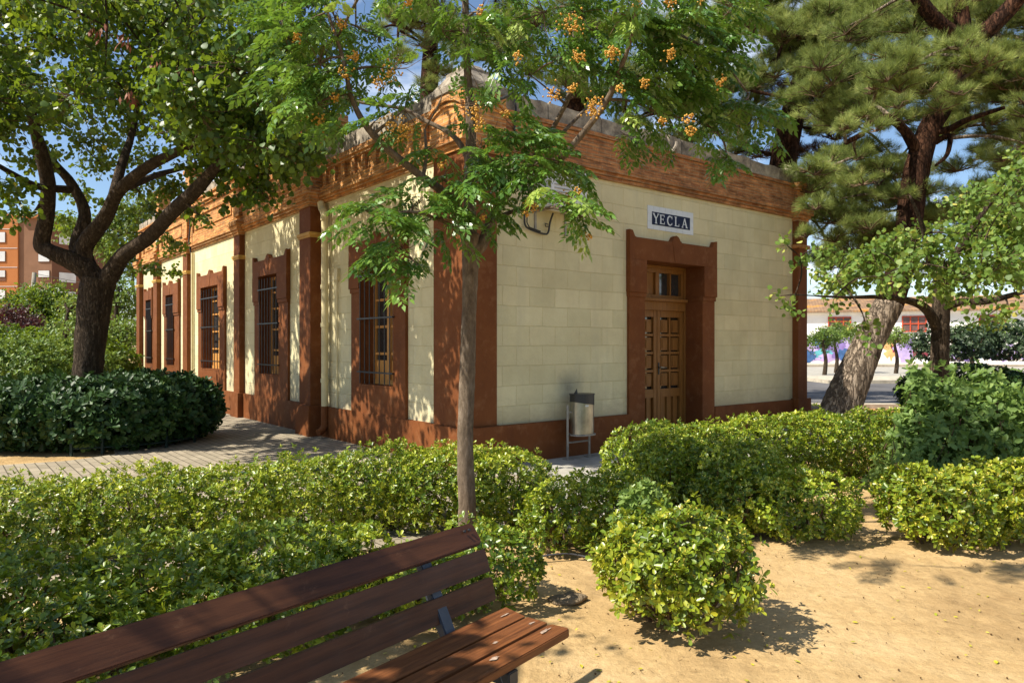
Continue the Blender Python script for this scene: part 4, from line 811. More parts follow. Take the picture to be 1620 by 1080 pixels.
# ---------------------------------------------------------------- backdrop buildings
wh = thing('warehouse', 'long whitewashed warehouse with graffiti, red windows and tiled roof', 'building', (30, 57, 0), math.radians(-20))
def wx(px): r = (px-CX)/F; return (r*57-30)/(.9397+.342*r)
m = MB().box((-22, 0, -.1), (46, 12, 4.15)); m.box((-22, -.12, 4.16), (46, 12, 4.32)); m.build('wall', M['white_wall'], wh)
m = MB().add([(-22.5, -.5, 4.33), (46.5, -.5, 4.33), (46.5, 6, 5.7), (-22.5, 6, 5.7), (46.5, 12.5, 4.33), (-22.5, 12.5, 4.33), (-22.5, -.5, 4.2), (46.5, -.5, 4.2)], [(0, 1, 2, 3), (3, 2, 4, 5), (0, 1, 7, 6)]); m.build('roof', M['roof_tile'], wh)
for px in (1328, 1446, 1569, 1690, 1190):
    x = wx(px); f = MB(); f.box((x-.85, -.04, 2.6 if px > 1330 else 3.05), (x+.85, .02, 3.85)); fo = f.build('window', M['red_pane'], wh)
    z0_ = 2.6 if px > 1330 else 3.05; f = MB()
    for xx in (-.85, -.3, .25, .78): f.box((x+xx, -.09, z0_), (x+xx+.08, -.03, 3.85))
    for zz in (z0_, z0_+(3.85-z0_)*.48, 3.77): f.box((x-.85, -.10, zz), (x+.86, -.02, zz+.07))
    f.build('frame', M['red_frame'], fo)
def blob(cx, cz, rx, rz, seed, spk=.35, n_=26):
    rs = random.Random(seed); return [(cx+rx*math.cos(t)*(1+rs.uniform(-spk, spk)), cz+rz*math.sin(t)*(1+rs.uniform(-spk, spk))) for t in [2*math.pi*k_/n_ for k_ in range(n_)]]
FG = lambda t, z, d: (t, -d, z)
gcfg = [(1290, .95, 1.5, .75, 'graffiti_lilac'), (1308, 1.0, .9, .55, 'graffiti_violet'), (1275, .6, .8, .5, 'graffiti_blue'), (1302, 1.75, .75, .45, 'graffiti_blue'), (1305, .75, .7, .4, 'graffiti_teal'), (1312, .45, .8, .35, 'graffiti_lilac'),
        (1343, 1.1, 1.3, .95, 'graffiti_violet'), (1352, 1.5, .8, .6, 'graffiti_lilac'), (1335, .7, .6, .45, 'graffiti_blue'), (1362, 1.9, .5, .35, 'graffiti_maroon'),
        (1411, 1.15, .55, .85, 'graffiti_orange'), (1416, 1.6, .35, .6, 'graffiti_maroon'), (1415, 1.65, .22, .42, 'graffiti_orange'), (1432, .95, .75, .75, 'graffiti_lilac'), (1440, 1.6, .5, .5, 'graffiti_violet'), (1460, 1.0, .7, .5, 'graffiti_maroon'),
        (1500, .9, 1.3, .6, 'graffiti_lilac'), (1525, .8, .9, .5, 'graffiti_violet'), (1540, .9, .8, .6, 'graffiti_teal'), (1600, .9, 1.4, .7, 'graffiti_lilac')]
for i, (px, z, rx, rz, mt) in enumerate(gcfg):
    m = MB(); m.prism(blob(wx(px), z+.1, rx, rz, i), 0, .01+.002*(i % 9), FG); m.build('graffiti', M[mt], wh)
ap = thing('apartment_block', 'orange and brown brick apartment block with white shutters far beyond trees', 'building', (-74, 114, 0))
MB().box((-22, 0, -.1), (-4.2, 14, 22.3)).build('orange_wall', M['apt_orange'], ap); MB().box((-4.19, .3, -.1), (1.0, 14, 21.6)).build('brown_wall', M['apt_brown'], ap)
m = MB().add([(1.0, .3, -.1), (3.4, 4.5, -.1), (3.4, 14, -.1), (1.0, 14, -.1), (1.0, .3, 21.2), (3.4, 4.5, 21.2), (3.4, 14, 21.2), (1.0, 14, 21.2)], [(0, 1, 5, 4), (1, 2, 6, 5), (2, 3, 7, 6), (3, 0, 4, 7), (4, 5, 6, 7)]); m.build('dark_wall', M['apt_dark'], ap)
MB().box((-4.18, -.3, 21.61), (1.4, 14, 22.2)).build('parapet', M['apt_orange'], ap)
for fl in range(7):
    z = 3.0+fl*3.02-.4
    for x in (-7.0, -12, -.2):
        s_ = MB().box((x-.95, (.3 if x > -4 else 0)-.06, z), (x+.95, (.3 if x > -4 else 0)+.02, z+1.7)); wo = s_.build('window', M['apt_dark'], ap)
        f = MB(); yy = (.3 if x > -4 else 0); k_ = .0 if (fl % 3) else .55; f.box((x-.85, yy-.12, z+.08+k_), (x+.85, yy-.05, z+1.65)); f.build('shutter', M['shutter'], wo)
    x = 2.3; y = 2.4; m = MB(); m.add([(1.6, 1.2, z), (2.9, 3.5, z), (2.9, 3.5, z+1.5), (1.6, 1.2, z+1.5)], [(0, 1, 2, 3)]); m.build('window', M['shutter'], ap)
    if fl: MB().box((-22, -.05, z-.9), (-4.25, 0.0, z-.82)).build('string_course', M['shutter'], ap)
po = thing('timber_pole', 'thin weathered utility pole among trees left of the big trunk', 'pole', at(43, 560, 34).xy.to_3d())
MB().tube([(0, 0, -.1), (.15, 0, 2.5), (.34, 0, 5.0)], [.13, .12, .09], 8).build('shaft', M['pole'], po, smooth=True)
m = MB().tube([(.34, 0, 4.95), (5, 2, 4.0), (9, 4, 3.4)], .015, 4); m.build('wire', M['pole'], po)

# ---------------------------------------------------------------- hedges and bushes
R_ = math.radians
ru = math.atan2(1.1, 2.6)
row = []
pathA = [(-4.25, 4.95), (-3.6, 5.28), (-2.95, 5.55), (-2.35, 5.85), (-1.75, 6.12), (-1.15, 6.3), (-.6, 6.36), (-.12, 6.25)]
for i, (x, y) in enumerate(pathA): row.append((x, y, .46, .38+(.04 if i > 4 else 0), (.60, .60, .60, .60, .61, .66, .69, .66)[i], ru))
bush('clipped_hedge', 'long yellow-green clipped hedge between the slender tree and the paved path', 'hedge', row, M['l_hedge'], 560, .035, flower=.6, open_=.14, spike=.10, seed=1, bare=.08, stems=16, lvar=1.15, fill=.7)
bush('clipped_hedge', 'shaded dark green clipped hedge directly behind the bench backrest', 'hedge', [(-3.2, 3.45, .45, .34, .46, .2), (-2.55, 3.65, .42, .34, .50, .2), (-1.95, 3.95, .42, .36, .54, .3), (-1.4, 4.35, .42, .36, .50, .3), (-1.0, 4.55, .28, .28, .42, 0), (-2.1, 3.3, .45, .42, .46, .2), (-1.35, 3.75, .42, .36, .44, .3), (-2.9, 2.9, .45, .4, .46, .2)], M['l_hedge'], 470, .040, flower=.22, seed=2, spike=.08, group=None, lvar=1.1)
bush('round_bush', 'small round bush behind the right end of the bench', 'bush', [(-.16, 4.50, .29, .30, .46, 0), (-.55, 4.20, .30, .28, .38, 0)], M['l_hedge'], 440, .040, flower=.35, seed=3, power=2.6)
bush('round_bush', 'bushy green shrub between slender trunk and the sandy gap', 'bush', [(.42, 5.65, .34, .34, .50, 0), (.86, 5.72, .38, .36, .58, 0)], M['l_hedge'], 400, .041, flower=.55, seed=4, power=2.6, spike=.1)
bush('round_bush', 'yellowish round bush standing alone on sand beside the bench end', 'bush', [(.95, 4.12, .43, .42, .60, 0, .02)], M['l_hedge_y'], 450, .045, flower=.35, open_=.27, seed=5, power=2.4, spike=.12, bare=.10, stems=34, noise=.07)
bush('round_bush', 'upright sprig of grey-green shoots rising behind the lone yellowish bush', 'bush', [(.84, 4.42, .10, .09, .78, 0), (.72, 4.5, .07, .07, .68, 0)], M['l_shrub'], 480, .042, flower=0, seed=6, power=2.2, T=T_OV, stems=8)
bush('clipped_hedge', 'squared clipped hedge running in front of the door wall', 'hedge', [(1.42, 7.30, .46, .36, .78, .45), (2.0, 7.58, .46, .36, .78, .45), (2.6, 7.88, .46, .36, .78, .45), (3.2, 8.2, .46, .36, .79, .45), (3.8, 8.5, .46, .36, .79, .45), (4.4, 8.8, .46, .36, .78, .45), (5.0, 9.1, .46, .36, .78, .45)], M['l_hedge'], 370, .040, flower=.6, seed=7, spike=.05)
bush('clipped_hedge', 'rounded hedge reaching from the squared hedge towards the open sand', 'hedge', [(1.55, 6.95, .40, .40, .72, -.9), (2.0, 6.55, .42, .42, .72, -.9), (2.40, 5.98, .42, .40, .52, 0), (2.02, 6.08, .30, .30, .50, 0)], M['l_hedge'], 390, .041, flower=.7, seed=8, power=2.7)
bush('round_bush', 'broad yellow-leaved bush at the right edge beside the sand', 'bush', [(3.45, 5.78, .45, .40, .60, 0), (4.1, 5.85, .48, .42, .60, 0), (4.75, 5.9, .48, .42, .56, 0)], M['l_hedge_y'], 360, .048, flower=.5, open_=.25, seed=9, power=2.6, stems=22)
bush('leafy_shrub', 'tall loose shrub with large matte leaves behind the yellow-leaved bush', 'shrub', [(4.5, 7.25, .55, .55, 1.16, 0), (5.15, 7.45, .60, .60, 1.16, 0), (4.0, 7.1, .30, .35, .80, 0), (4.12, 7.3, .14, .14, 1.36, 0), (4.75, 7.2, .16, .16, 1.34, 0), (5.3, 7.2, .14, .14, 1.3, 0), (4.4, 7.1, .10, .1, 1.3, 0)], M['l_shrub'], 120, .074, T=T_OV, k=5, flower=0, seed=10, power=2.0, noise=.2, spike=.7, stems=26, fill=.9)
bush('dark_bush', 'dark rounded bush in the shade beyond the tall loose shrub', 'bush', [(9.2, 14.6, 1.3, .8, 1.15, 0), (11.4, 14.8, 1.4, .8, 1.05, 0)], M['l_pitto'], 150, .075, flower=0, seed=12, power=2.6, T=T_OV)
bush('grey_bush', 'grey-green bush behind the right-hand tree trunk', 'bush', [(15.0, 24.5, 1.3, .9, 1.1, 0, 1.05), (17.2, 24.8, 1.5, 1.0, 1.2, 0, 1.05), (19.8, 24.8, 1.6, 1.0, 1.3, 0, 1.0)], M['l_grey'], 50, .11, flower=0, seed=13, power=2.3, T=T_OV, noise=.25)
bush('oval_shrub', 'large dark glossy shrub around the foot of the big tree', 'shrub', [(-7.9, 11.75, 1.35, 1.35, .98, 0), (-6.75, 11.72, 1.45, 1.42, 1.02, 0), (-5.98, 12.0, .93, 1.12, 1.06, 0)], M['l_pitto'], 130, .115, T=T_OB, k=9, flower=0, seed=14, power=2.8, noise=.09, spike=.15, fill=.6)
bush('garden_hedge', 'sunlit bright green hedge behind the big tree trunk', 'hedge', [(-11.6, 17.0, 1.7, 1.1, 1.65, 0), (-14.0, 17.5, 1.8, 1.2, 1.8, 0), (-10.5, 17.6, .9, 1.0, 1.4, 0)], M['l_far'], 130, .085, flower=0, seed=15, power=2.4, T=T_OV, noise=.2, spike=.2)
bush('garden_hedge', 'darker hedge between the big trunk and the far pilaster', 'hedge', [(-11.9, 20.5, 1.1, 1.2, 1.6, 0), (-14.0, 22.0, 2.0, 1.3, 2.0, 0), (-17, 22.0, 2.2, 1.3, 2.3, 0)], M['l_judas'], 80, .10, flower=0, seed=16, power=2.4, T=T_OV, noise=.2)

# ---------------------------------------------------------------- trees
def A3(px, py, Y): return tuple(at(px, py, Y))
# 1. big heart-leaved tree on the left
t1 = Tree('big_leaning_tree', 'thick dark-barked tree with heart-shaped leaves rising from the dark shrub', 'tree', at(134, 693, 12.3), M['bark_dark'])
S = 12.3/F
t1.limb([A3(133, 705, 12.3), A3(137, 640, 12.3), A3(141, 560, 12.3), A3(150, 480, 12.3), A3(157, 440, 12.3)], [25*S, 23*S, 22*S, 23.5*S, 26*S], 20, True, 8, .07, .25)
t1.limb([A3(160, 462, 12.3), A3(140, 430, 12.2), A3(112, 412, 12.1), A3(80, 398, 12.0), A3(66, 385, 12.0), A3(74, 340, 11.9), A3(76, 290, 11.7), A3(66, 245, 11.5), A3(52, 190, 11.2), A3(40, 120, 11)], [0.193, 0.185, 0.160, 0.126, 0.126, 0.118, 0.109, 0.101, 0.076, 0.042], 12, True, 6)
t1.limb([A3(140, 425, 12.3), A3(122, 392, 12.4), A3(134, 338, 12.5), A3(112, 289, 12.5), A3(84, 256, 12.4), A3(50, 200, 12.2)], [0.143, 0.126, 0.101, 0.084, 0.067, 0.034], 10, True)
t1.limb([A3(148, 440, 12.3), A3(132, 395, 12.2), A3(167, 344, 12.0), A3(188, 302, 11.7), A3(237, 262, 11.3), A3(290, 235, 10.8), A3(360, 190, 10.2)], [0.168, 0.143, 0.118, 0.101, 0.084, 0.067, 0.034], 10, True)
t1.limb([A3(178, 318, 12), A3(192, 262, 12.2), A3(207, 218, 12.5), A3(225, 140, 12.8)], [0.092, 0.076, 0.059, 0.025], 8, True)
t1.limb([A3(190, 300, 11.8), A3(212, 292, 12.2), A3(255, 275, 13), A3(310, 262, 13.6)], [0.076, 0.067, 0.050, 0.025], 8, True)
t1.limb([A3(160, 455, 12.3), A3(176, 432, 12.2), A3(198, 402, 12.0), A3(237, 374, 11.6), A3(274, 334, 11.1), A3(309, 302, 10.6), A3(345, 262, 10.2), A3(395, 215, 9.8)], [0.185, 0.151, 0.126, 0.113, 0.105, 0.101, 0.076, 0.042], 12, True)
t1.limb([A3(110, 300, 12.1), A3(60, 295, 11.5), A3(20, 275, 10.8), A3(-40, 240, 10)], [0.067, 0.059, 0.042, 0.025], 8, True)
t1.limb([A3(76, 300, 11.8), A3(48, 340, 11.7), A3(18, 302, 11.5), A3(-10, 290, 11.2)], [0.025, 0.025, 0.021, 0.017], 6, True)
cl = []
rr = random.Random(42)
def low(px):                                   # lower outline of the crown
    pts = [(-200, 250), (0, 235), (60, 205), (110, 185), (160, 190), (230, 180), (290, 210), (330, 262), (390, 290), (450, 275), (490, 225), (520, 190), (600, 60)]
    for (a, b), (c, d) in zip(pts, pts[1:]):
        if a <= px <= c: return b+(d-b)*(px-a)/(c-a)
    return 100
k_ = 0
while k_ < 160:
    px = rr.uniform(-150, 515); py = rr.uniform(-115, 300); Y = rr.uniform(8.2, 14.5)
    if py > low(px)-rr.uniform(0, 30): continue
    if 470 < px and py > 130: Y = min(Y, 11)
    c = at(px, py, Y)
    if (c-C0).dot(Vv) > -0.3 and (c-C0).dot(U) > -1.0: continue          # stay clear of the building
    cl.append((c, rr.uniform(.45, .70))); k_ += 1
for (px, py, Y, r) in [(150, 250, 15, .5), (190, 235, 15, .5), (230, 245, 15, .45), (120, 300, 16, .45), (175, 320, 16, .35), (285, 300, 14.5, .45), (100, 350, 16, .4), (150, 215, 14, .5), (350, 230, 10.8, .5), (380, 255, 10.4, .45), (410, 235, 10.2, .5), (440, 205, 10, .5), (470, 230, 9.8, .4), (430, 270, 9.9, .4), (500, 160, 9.6, .5), (395, 285, 10, .35), (330, 250, 11, .5), (480, 270, 9.6, .25), (365, 200, 10, .55), (15, 290, 10.5, .45), (30, 330, 11, .35), (60, 245, 12, .45), (0, 340, 10, .3), (205, 205, 13.5, .4), (255, 290, 14.5, .5), (300, 330, 15.0, .45), (230, 330, 15.5, .5), (265, 380, 16, .45), (235, 420, 16.5, .35), (265, 430, 17, .3), (195, 370, 16.5, .4), (210, 300, 16, .4), (340, 270, 10.6, .4), (400, 300, 10.2, .35), (425, 315, 10, .25), (360, 310, 10.5, .3), (320, 345, 10.6, .18), (450, 240, 10.3, .42), (500, 200, 10, .4), (180, 385, 16, .3)]: cl.append((at(px, py, Y), r))
for c, r in cl:
    if rr.random() < .55: t1.reach(c, .018)
leafy(t1, cl, M['l_judas'], .080, T_RD, 350, .75, .7, 26)
P = []; 
for (px, py) in ((248, 105), (206, 152), (408, 155), (300, 110), (152, 45), (190, 60), (470, 120)):
    b0 = at(px, py, 9.0 if px != 408 else 9.6)
    for _ in range(14): P.append(b0+Vector((random.gauss(0, .05), random.gauss(0, .05), random.gauss(0, .05))))
P = np.array(P); n = len(P); leaves('seed_pods', M['pod'], t1.root, [scatter(T_LF, P, frames(np.array([0, 0, -1.])+rng.normal(size=(n, 3))*.25, rand_dir(n)), np.full(n, .11), rng.random(n))])
t1.finish()
# 2. slender berry tree in the middle
base = A3(738, 866, 5.7)
t2 = Tree('slender_berry_tree', 'slender grey-trunked tree with feathery leaves and yellow berries before the building corner', 'tree', (base[0], base[1], 0), M['bark_grey'])
Yt = 5.7; S = Yt/F
t2.limb([(base[0], Yt, -.05), A3(739, 800, Yt), A3(736, 700, Yt), A3(739, 600, Yt), A3(742, 500, Yt), A3(744, 420, Yt), A3(745, 370, Yt)], [15*S, 13.5*S, 13*S, 12*S, 11.8*S, 12.5*S, 14*S], 18, True, 9, .09, .45)
t2.limb([A3(744, 385, Yt), A3(743, 300, 5.8), A3(745, 200, 5.9), A3(739, 100, 6.0), A3(735, -40, 6.0), A3(730, -160, 6)], [.058, .050, .04, .032, .026, .01], 10, True)
t2.limb([A3(742, 400, Yt), A3(728, 345, 5.6), A3(701, 305, 5.5), A3(664, 277, 5.4), A3(598, 222, 5.3), A3(560, 165, 5.3), A3(542, 90, 5.3), A3(515, 10, 5.3)], [.05, .042, .036, .030, .026, .02, .016, .008], 9, True)
t2.limb([A3(744, 270, 5.85), A3(735, 240, 5.9), A3(713, 212, 6.0), A3(672, 191, 6.1), A3(635, 172, 6.2), A3(560, 160, 6.2), A3(480, 130, 6.2)], [.03, .026, .022, .018, .015, .012, .006], 8, True)
t2.limb([A3(668, 285, 5.4), A3(674, 250, 5.5), A3(672, 205, 5.6)], [.018, .014, .008], 7, True)
t2.limb([A3(746, 400, Yt), A3(762, 388, 5.7), A3(776, 352, 5.8), A3(800, 310, 5.9), A3(832, 270, 6.0), A3(862, 226, 6.1), A3(895, 165, 6.1), A3(909, 137, 6.1), A3(979, 74, 6.0), A3(1013, 37, 6.0), A3(1075, 55, 6.0), A3(1140, 95, 6.0), A3(1185, 150, 6.0)], [.055, .046, .040, .034, .028, .022, .020, .018, .016, .013, .012, .010, .006], 9, True)
t2.limb([A3(909, 140, 6.1), A3(908, 70, 6.2), A3(904, -20, 6.2)], [.014, .011, .006], 7, True)
t2.limb([A3(845, 285, 5.9), A3(880, 258, 5.7), A3(905, 232, 5.6), A3(957, 165, 5.5), A3(979, 115, 5.4), A3(1000, 55, 5.3), A3(1010, -20, 5.2)], [.034, .030, .027, .023, .02, .014, .006], 9, True)
t2.limb([A3(862, 240, 5.8), A3(924, 175, 6.4), A3(960, 140, 6.6)], [.02, .014, .006], 7, True)
t2.limb([A3(950, 158, 5.5), A3(998, 160, 5.6), A3(1045, 180, 5.7), A3(1100, 190, 5.8)], [.014, .011, .009, .005], 7, True)
t2.limb([A3(778, 350, 5.8), A3(810, 335, 5.4), A3(838, 330, 5.2), A3(876, 328, 5.1), A3(898, 312, 5.0)], [.022, .016, .012, .010, .005], 7, True)
t2.limb([A3(876, 328, 5.1), A3(905, 338, 5.0), A3(930, 345, 5.0)], [.008, .006, .003], 6, True)
t2.limb([A3(745, 375, Yt), A3(700, 350, 5.3), A3(650, 335, 5.1), A3(600, 345, 5.0)], [.02, .014, .01, .005], 7, True)
EX = [(-.6, 4.0, 4.1), (0, 3.9, 4.2), (.6, 4.1, 4.0), (1.2, 4.3, 4.2), (.2, 3.3, 4.3), (.9, 3.5, 4.3), (-.9, 4.8, 4.4), (1.6, 3.9, 4.4)]
for e in EX: t2.reach(e, .010)
CLM = [(CX+F*x/y, HY-F*(z-EYE)/y, y, 105, 9) for x, y, z in EX]+[(450, 55, 5.4, 60, 22), (505, 100, 5.3, 62, 30), (455, 130, 5.2, 50, 20), (550, 150, 5.3, 50, 13), (500, 165, 5.2, 45, 10), (440, 10, 5.4, 55, 14), (530, 30, 5.5, 60, 20), (600, 60, 5.6, 45, 9), (620, 110, 5.4, 50, 14), (640, 175, 5.3, 50, 10), (590, 195, 5.2, 40, 5), (700, 50, 5.8, 55, 8), (760, 20, 5.8, 60, 14), (660, -30, 5.8, 60, 14), (700, 150, 5.6, 45, 4), (760, 165, 5.7, 50, 12),
       (800, 60, 5.8, 60, 18), (860, 20, 5.7, 65, 26), (840, 120, 5.8, 55, 16), (920, 20, 5.6, 60, 28), (900, 90, 5.6, 50, 18), (970, 110, 5.6, 52, 20), (1000, 30, 5.4, 62, 34), (1060, 60, 5.5, 60, 36), (1100, 110, 5.6, 55, 34), (1045, 140, 5.6, 55, 30), (1140, 60, 5.7, 45, 20), (1100, 0, 5.6, 60, 26), (1165, 170, 5.8, 45, 22), (1205, 185, 5.9, 28, 10), (1130, 205, 5.8, 38, 11), (1150, 250, 5.8, 20, 6), (1050, 195, 5.7, 40, 9), (990, 170, 5.6, 40, 8), (1000, 215, 5.7, 25, 5),
       (760, 235, 5.5, 55, 20), (820, 215, 5.6, 50, 18), (855, 250, 5.4, 50, 20), (795, 268, 5.4, 45, 20), (735, 295, 5.3, 45, 18), (845, 262, 5.2, 40, 16), (885, 255, 5.3, 36, 10), (700, 285, 5.3, 38, 9), (700, 345, 5.2, 42, 14), (762, 322, 5.3, 34, 9), (650, 330, 5.1, 40, 14), (600, 345, 5.0, 42, 16), (570, 330, 5.0, 30, 8), (630, 395, 5.0, 38, 14), (600, 410, 5.0, 26, 7), (660, 420, 5.0, 24, 6), (680, 235, 5.4, 40, 5),
       (885, 305, 5.0, 32, 11), (912, 325, 5.0, 22, 7), (920, 345, 5.0, 14, 4), (1160, 10, 5.8, 50, 14), (560, -30, 5.6, 60, 18), (480, -50, 5.6, 60, 18), (800, -50, 5.8, 70, 12), (950, -50, 5.7, 70, 14), (1080, -50, 5.7, 60, 10)]
ch = [[], [], []]; axis = np.array([base[0], Yt, 0]); TA = []; TB = []
for (px, py, Y, rp, nf) in CLM:
    c = at(px, py, Y); r = rp*Y/F; nf = max(2, int(nf*.66)); t2.reach(c, .009)
    c = np.array(c); P = c+rng.normal(size=(nf, 3))*r*.50; outw = unit((P-c)*[1, 1, .4]*1.6+unit((c-axis)*[1, 1, 0])*r*.9+rng.normal(size=(nf, 3))*r*.45*[1, 1, .35]+np.array([0, 0, -.05*r]))
    st = P-outw*.14; k3 = rng.integers(0, 3, nf); up = np.array([0, 0, 1.])+rng.normal(size=(nf, 3))*.22; fr_ = frames(outw, up); sz = rng.uniform(.24, .36, nf); vv = np.clip(.5+rng.uniform(-.15, .15)+rng.normal(size=nf)*.24, 0, 1)
    for q in range(3):
        mk = k3 == q
        if mk.any(): ch[q].append(scatter(T_FR[q], st[mk], fr_[mk], sz[mk], vv[mk]))
    TA.append(np.repeat(c[None], nf, 0)); TB.append(st)
leaves('crown', M['l_melia'], t2.root, [c_ for q in ch for c_ in q])
twigs('twigs', M['twig'], t2.root, np.concatenate(TA), np.concatenate(TB), .004, .002, 3, .1)
BER = [(905, 38, 24), (915, 90, 14), (967, 85, 14), (968, 82, 10), (940, 165, 18), (938, 178, 14), (1060, 85, 14), (1090, 190, 12), (1092, 208, 10), (1048, 190, 8), (875, 150, 16), (625, 200, 26), (640, 210, 20), (618, 115, 18), (600, 130, 14), (545, 115, 14), (560, 90, 12), (540, 40, 12), (505, 190, 14), (510, 200, 10), (750, 180, 18), (760, 200, 12), (645, 5, 12), (835, 318, 10), (845, 325, 12), (830, 338, 8), (895, 312, 12), (912, 305, 10), (900, 320, 10), (922, 370, 8), (932, 374, 6), (870, 310, 8), (765, 345, 6), (665, 345, 6), (1010, 8, 12), (1060, 5, 14), (1110, 5, 10), (980, 140, 8), (800, 180, 8), (905, 140, 10), (760, 15, 8), (470, 60, 10), (530, 155, 10), (1140, 130, 10), (1020, 130, 9), (700, 262, 8), (820, 90, 10)]
for (px, py, rp) in BER:
    Y = 5.15; c = np.array(at(px, py, Y)); n = int(rp*2.6); P = c+rng.normal(size=(n, 3))*rp*Y/F*.40
    leaves('berry_cluster', M['berry'], t2.root, [scatter(T_ICO, P, frames(rand_dir(n), rand_dir(n)), rng.uniform(.0065, .0095, n), rng.random(n))], True)
t2.finish()
# 3. heart-leaved tree at the right
t3 = Tree('spreading_tree', 'spreading pale-leaved tree with forked brown trunk at the right edge', 'tree', (at(1487, 700, 10.5).x, 10.5, 0), M['bark_dark'])
t3.limb([A3(1490, 725, 10.5), A3(1486, 600, 10.5), A3(1487, 540, 10.5), A3(1489, 480, 10.5), A3(1492, 430, 10.4)], [.15, .135, .12, .115, .11], 14, True, 7, .08)
t3.limb([A3(1484, 522, 10.5), A3(1468, 492, 10.4), A3(1445, 478, 10.3), A3(1400, 470, 10.0), A3(1340, 470, 9.7), A3(1290, 468, 9.5)], [.085, .07, .055, .035, .02, .01], 9, True)
t3.limb([A3(1490, 490, 10.5), A3(1520, 478, 10.3), A3(1565, 476, 10.0), A3(1640, 455, 9.6)], [.06, .055, .045, .03], 9, True)
t3.limb([A3(1490, 450, 10.4), A3(1470, 410, 10.2), A3(1460, 360, 10), A3(1440, 310, 9.8)], [.07, .05, .035, .015], 8, True)
t3.limb([A3(1492, 440, 10.4), A3(1520, 390, 10.2), A3(1560, 330, 10), A3(1600, 270, 9.8)], [.07, .055, .04, .02], 8, True)
cl = []; k_ = 0
while k_ < 72:
    px = rr.uniform(1235, 1720); py = rr.uniform(230, 500); Y = rr.uniform(8.4, 12)
    up_ = 455-(px-1235)*.60 if px < 1620 else 225; lo_ = 452+14*math.sin(px*.03)
    if py < up_+rr.uniform(8, 30) or py > lo_: continue
    if px < 1300 and Y > 10: Y = rr.uniform(8.4, 9.8)
    cl.append((at(px, py, Y), rr.uniform(.30, .48))); k_ += 1
for (px, py, Y, r) in [(1235, 468, 9.2, .14), (1255, 490, 9.2, .16), (1265, 405, 9.3, .2), (1370, 520, 9.6, .18), (1355, 515, 9.6, .14), (1385, 545, 8.9, .10), (1245, 388, 9.2, .16), (1290, 395, 9.3, .22), (1600, 500, 9.5, .3), (1560, 500, 9.8, .2)]: cl.append((at(px, py, Y), r))
for c, r in cl: t3.reach(c, .010)
leafy(t3, cl, M['l_judas_r'], .068, T_RD, 400, .5, .5, 26, flat=.8); t3.finish()
# 4. leaning pine
t4 = Tree('leaning_pine', 'leaning pine with thick furrowed trunk and layered needles by the road', 'tree', (at(1337, 667, 13.3).x, 13.3, 0), M['bark_pine'])
t4.limb([A3(1316, 692, 13.3), A3(1330, 645, 13.3), A3(1353, 590, 13.3), A3(1380, 530, 13.3), A3(1408, 478, 13.3)], [.43, .345, .30, .265, .24], 28, True, 9, .05, .15)
M_red = MB(); pts, rr_ = limb(M_red, [A3(1407, 481, 13.30), A3(1432, 400, 13.30), A3(1440, 330, 13.30), A3(1452, 262, 13.30), A3(1470, 205, 13.30), A3(1494, 160, 13.30), A3(1517, 100, 13.30), A3(1523, 40, 13.30), A3(1510, -60, 13.30), A3(1500, -180, 13.30)], [.237, .235, .225, .21, .20, .19, .17, .14, .10, .05], 16, 6, .07, 0, 3); t4.nodes += list(zip(pts, rr_))
for P_, R2 in (([A3(1455, 250, 13.30), A3(1432, 208, 13.13), A3(1402, 186, 12.95), A3(1370, 200, 12.68)], [.12, .09, .07, .04]), ([A3(1522, 66, 13.30), A3(1487, 40, 13.13), A3(1450, -5, 12.95), A3(1420, -60, 12.77)], [.16, .14, .12, .08]), ([A3(1520, 80, 13.30), A3(1562, 48, 13.13), A3(1610, 0, 12.95), A3(1660, -60, 12.42)], [.18, .16, .14, .08]),
                ([A3(1470, 210, 13.30), A3(1500, 205, 13.04), A3(1530, 190, 12.77), A3(1590, 170, 12.42)], [.08, .06, .05, .03]), ([A3(1480, 225, 13.30), A3(1502, 215, 13.22), A3(1498, 245, 13.13), A3(1480, 262, 13.04)], [.06, .05, .04, .02]), ([A3(1365, 212, 12.68), A3(1338, 226, 12.60)], [.05, .045])):
    pts, rr_ = limb(M_red, P_, R2, 9, 5, .08, 0, 4); t4.nodes += list(zip(pts, rr_))
mi = Matrix.Translation(t4.root.location).inverted(); M_red.V = [tuple(mi@Vector(v)) for v in M_red.V]; M_red.build('upper_trunk', M['bark_red'], t4.root, smooth=True)
PC = []
def pc(lst, Y, jit, rs_=1.0):
    for (px, py, rp) in lst:
        for q in range(max(2, int(rp/11))): yy = Y+rr.uniform(-jit, jit); PC.append((at(px+rr.uniform(-.75, .75)*rp, py+rr.uniform(-.5, .5)*rp, yy), rp*yy/F*.66*rs_))
pc([(1420, 110, 55), (1480, 95, 60), (1540, 85, 50), (1395, 150, 40), (1450, 145, 50), (1500, 130, 40), (1380, 190, 30), (1350, 195, 26), (1500, 100, 40), (1520, 70, 30)], 12.0, .6)
pc([(1330, 245, 40), (1370, 270, 40), (1300, 275, 45), (1345, 300, 45), (1400, 290, 40), (1290, 330, 40), (1420, 310, 40), (1370, 330, 40), (1290, 370, 30)], 14, 1.0)
pc([(1590, 130, 50), (1620, 180, 50), (1600, 210, 45), (1560, 200, 30), (1640, 100, 50), (1590, 240, 30), (1540, 250, 24)], 13.6, 1.0)
pc([(1560, -20, 60), (1640, -20, 60), (1500, -60, 60), (1590, 30, 26)], 15, 1.2)
pc([(1560, 60, 30), (1470, 20, 40), (1530, 20, 30), (1440, 60, 30), (1620, 260, 40), (1560, 300, 30), (1480, 330, 40), (1420, 250, 26), (1400, 380, 40), (1340, 400, 40), (1310, 420, 30), (1380, 440, 30), (1280, 300, 30), (1450, 370, 40)], 16.5, 1.0)
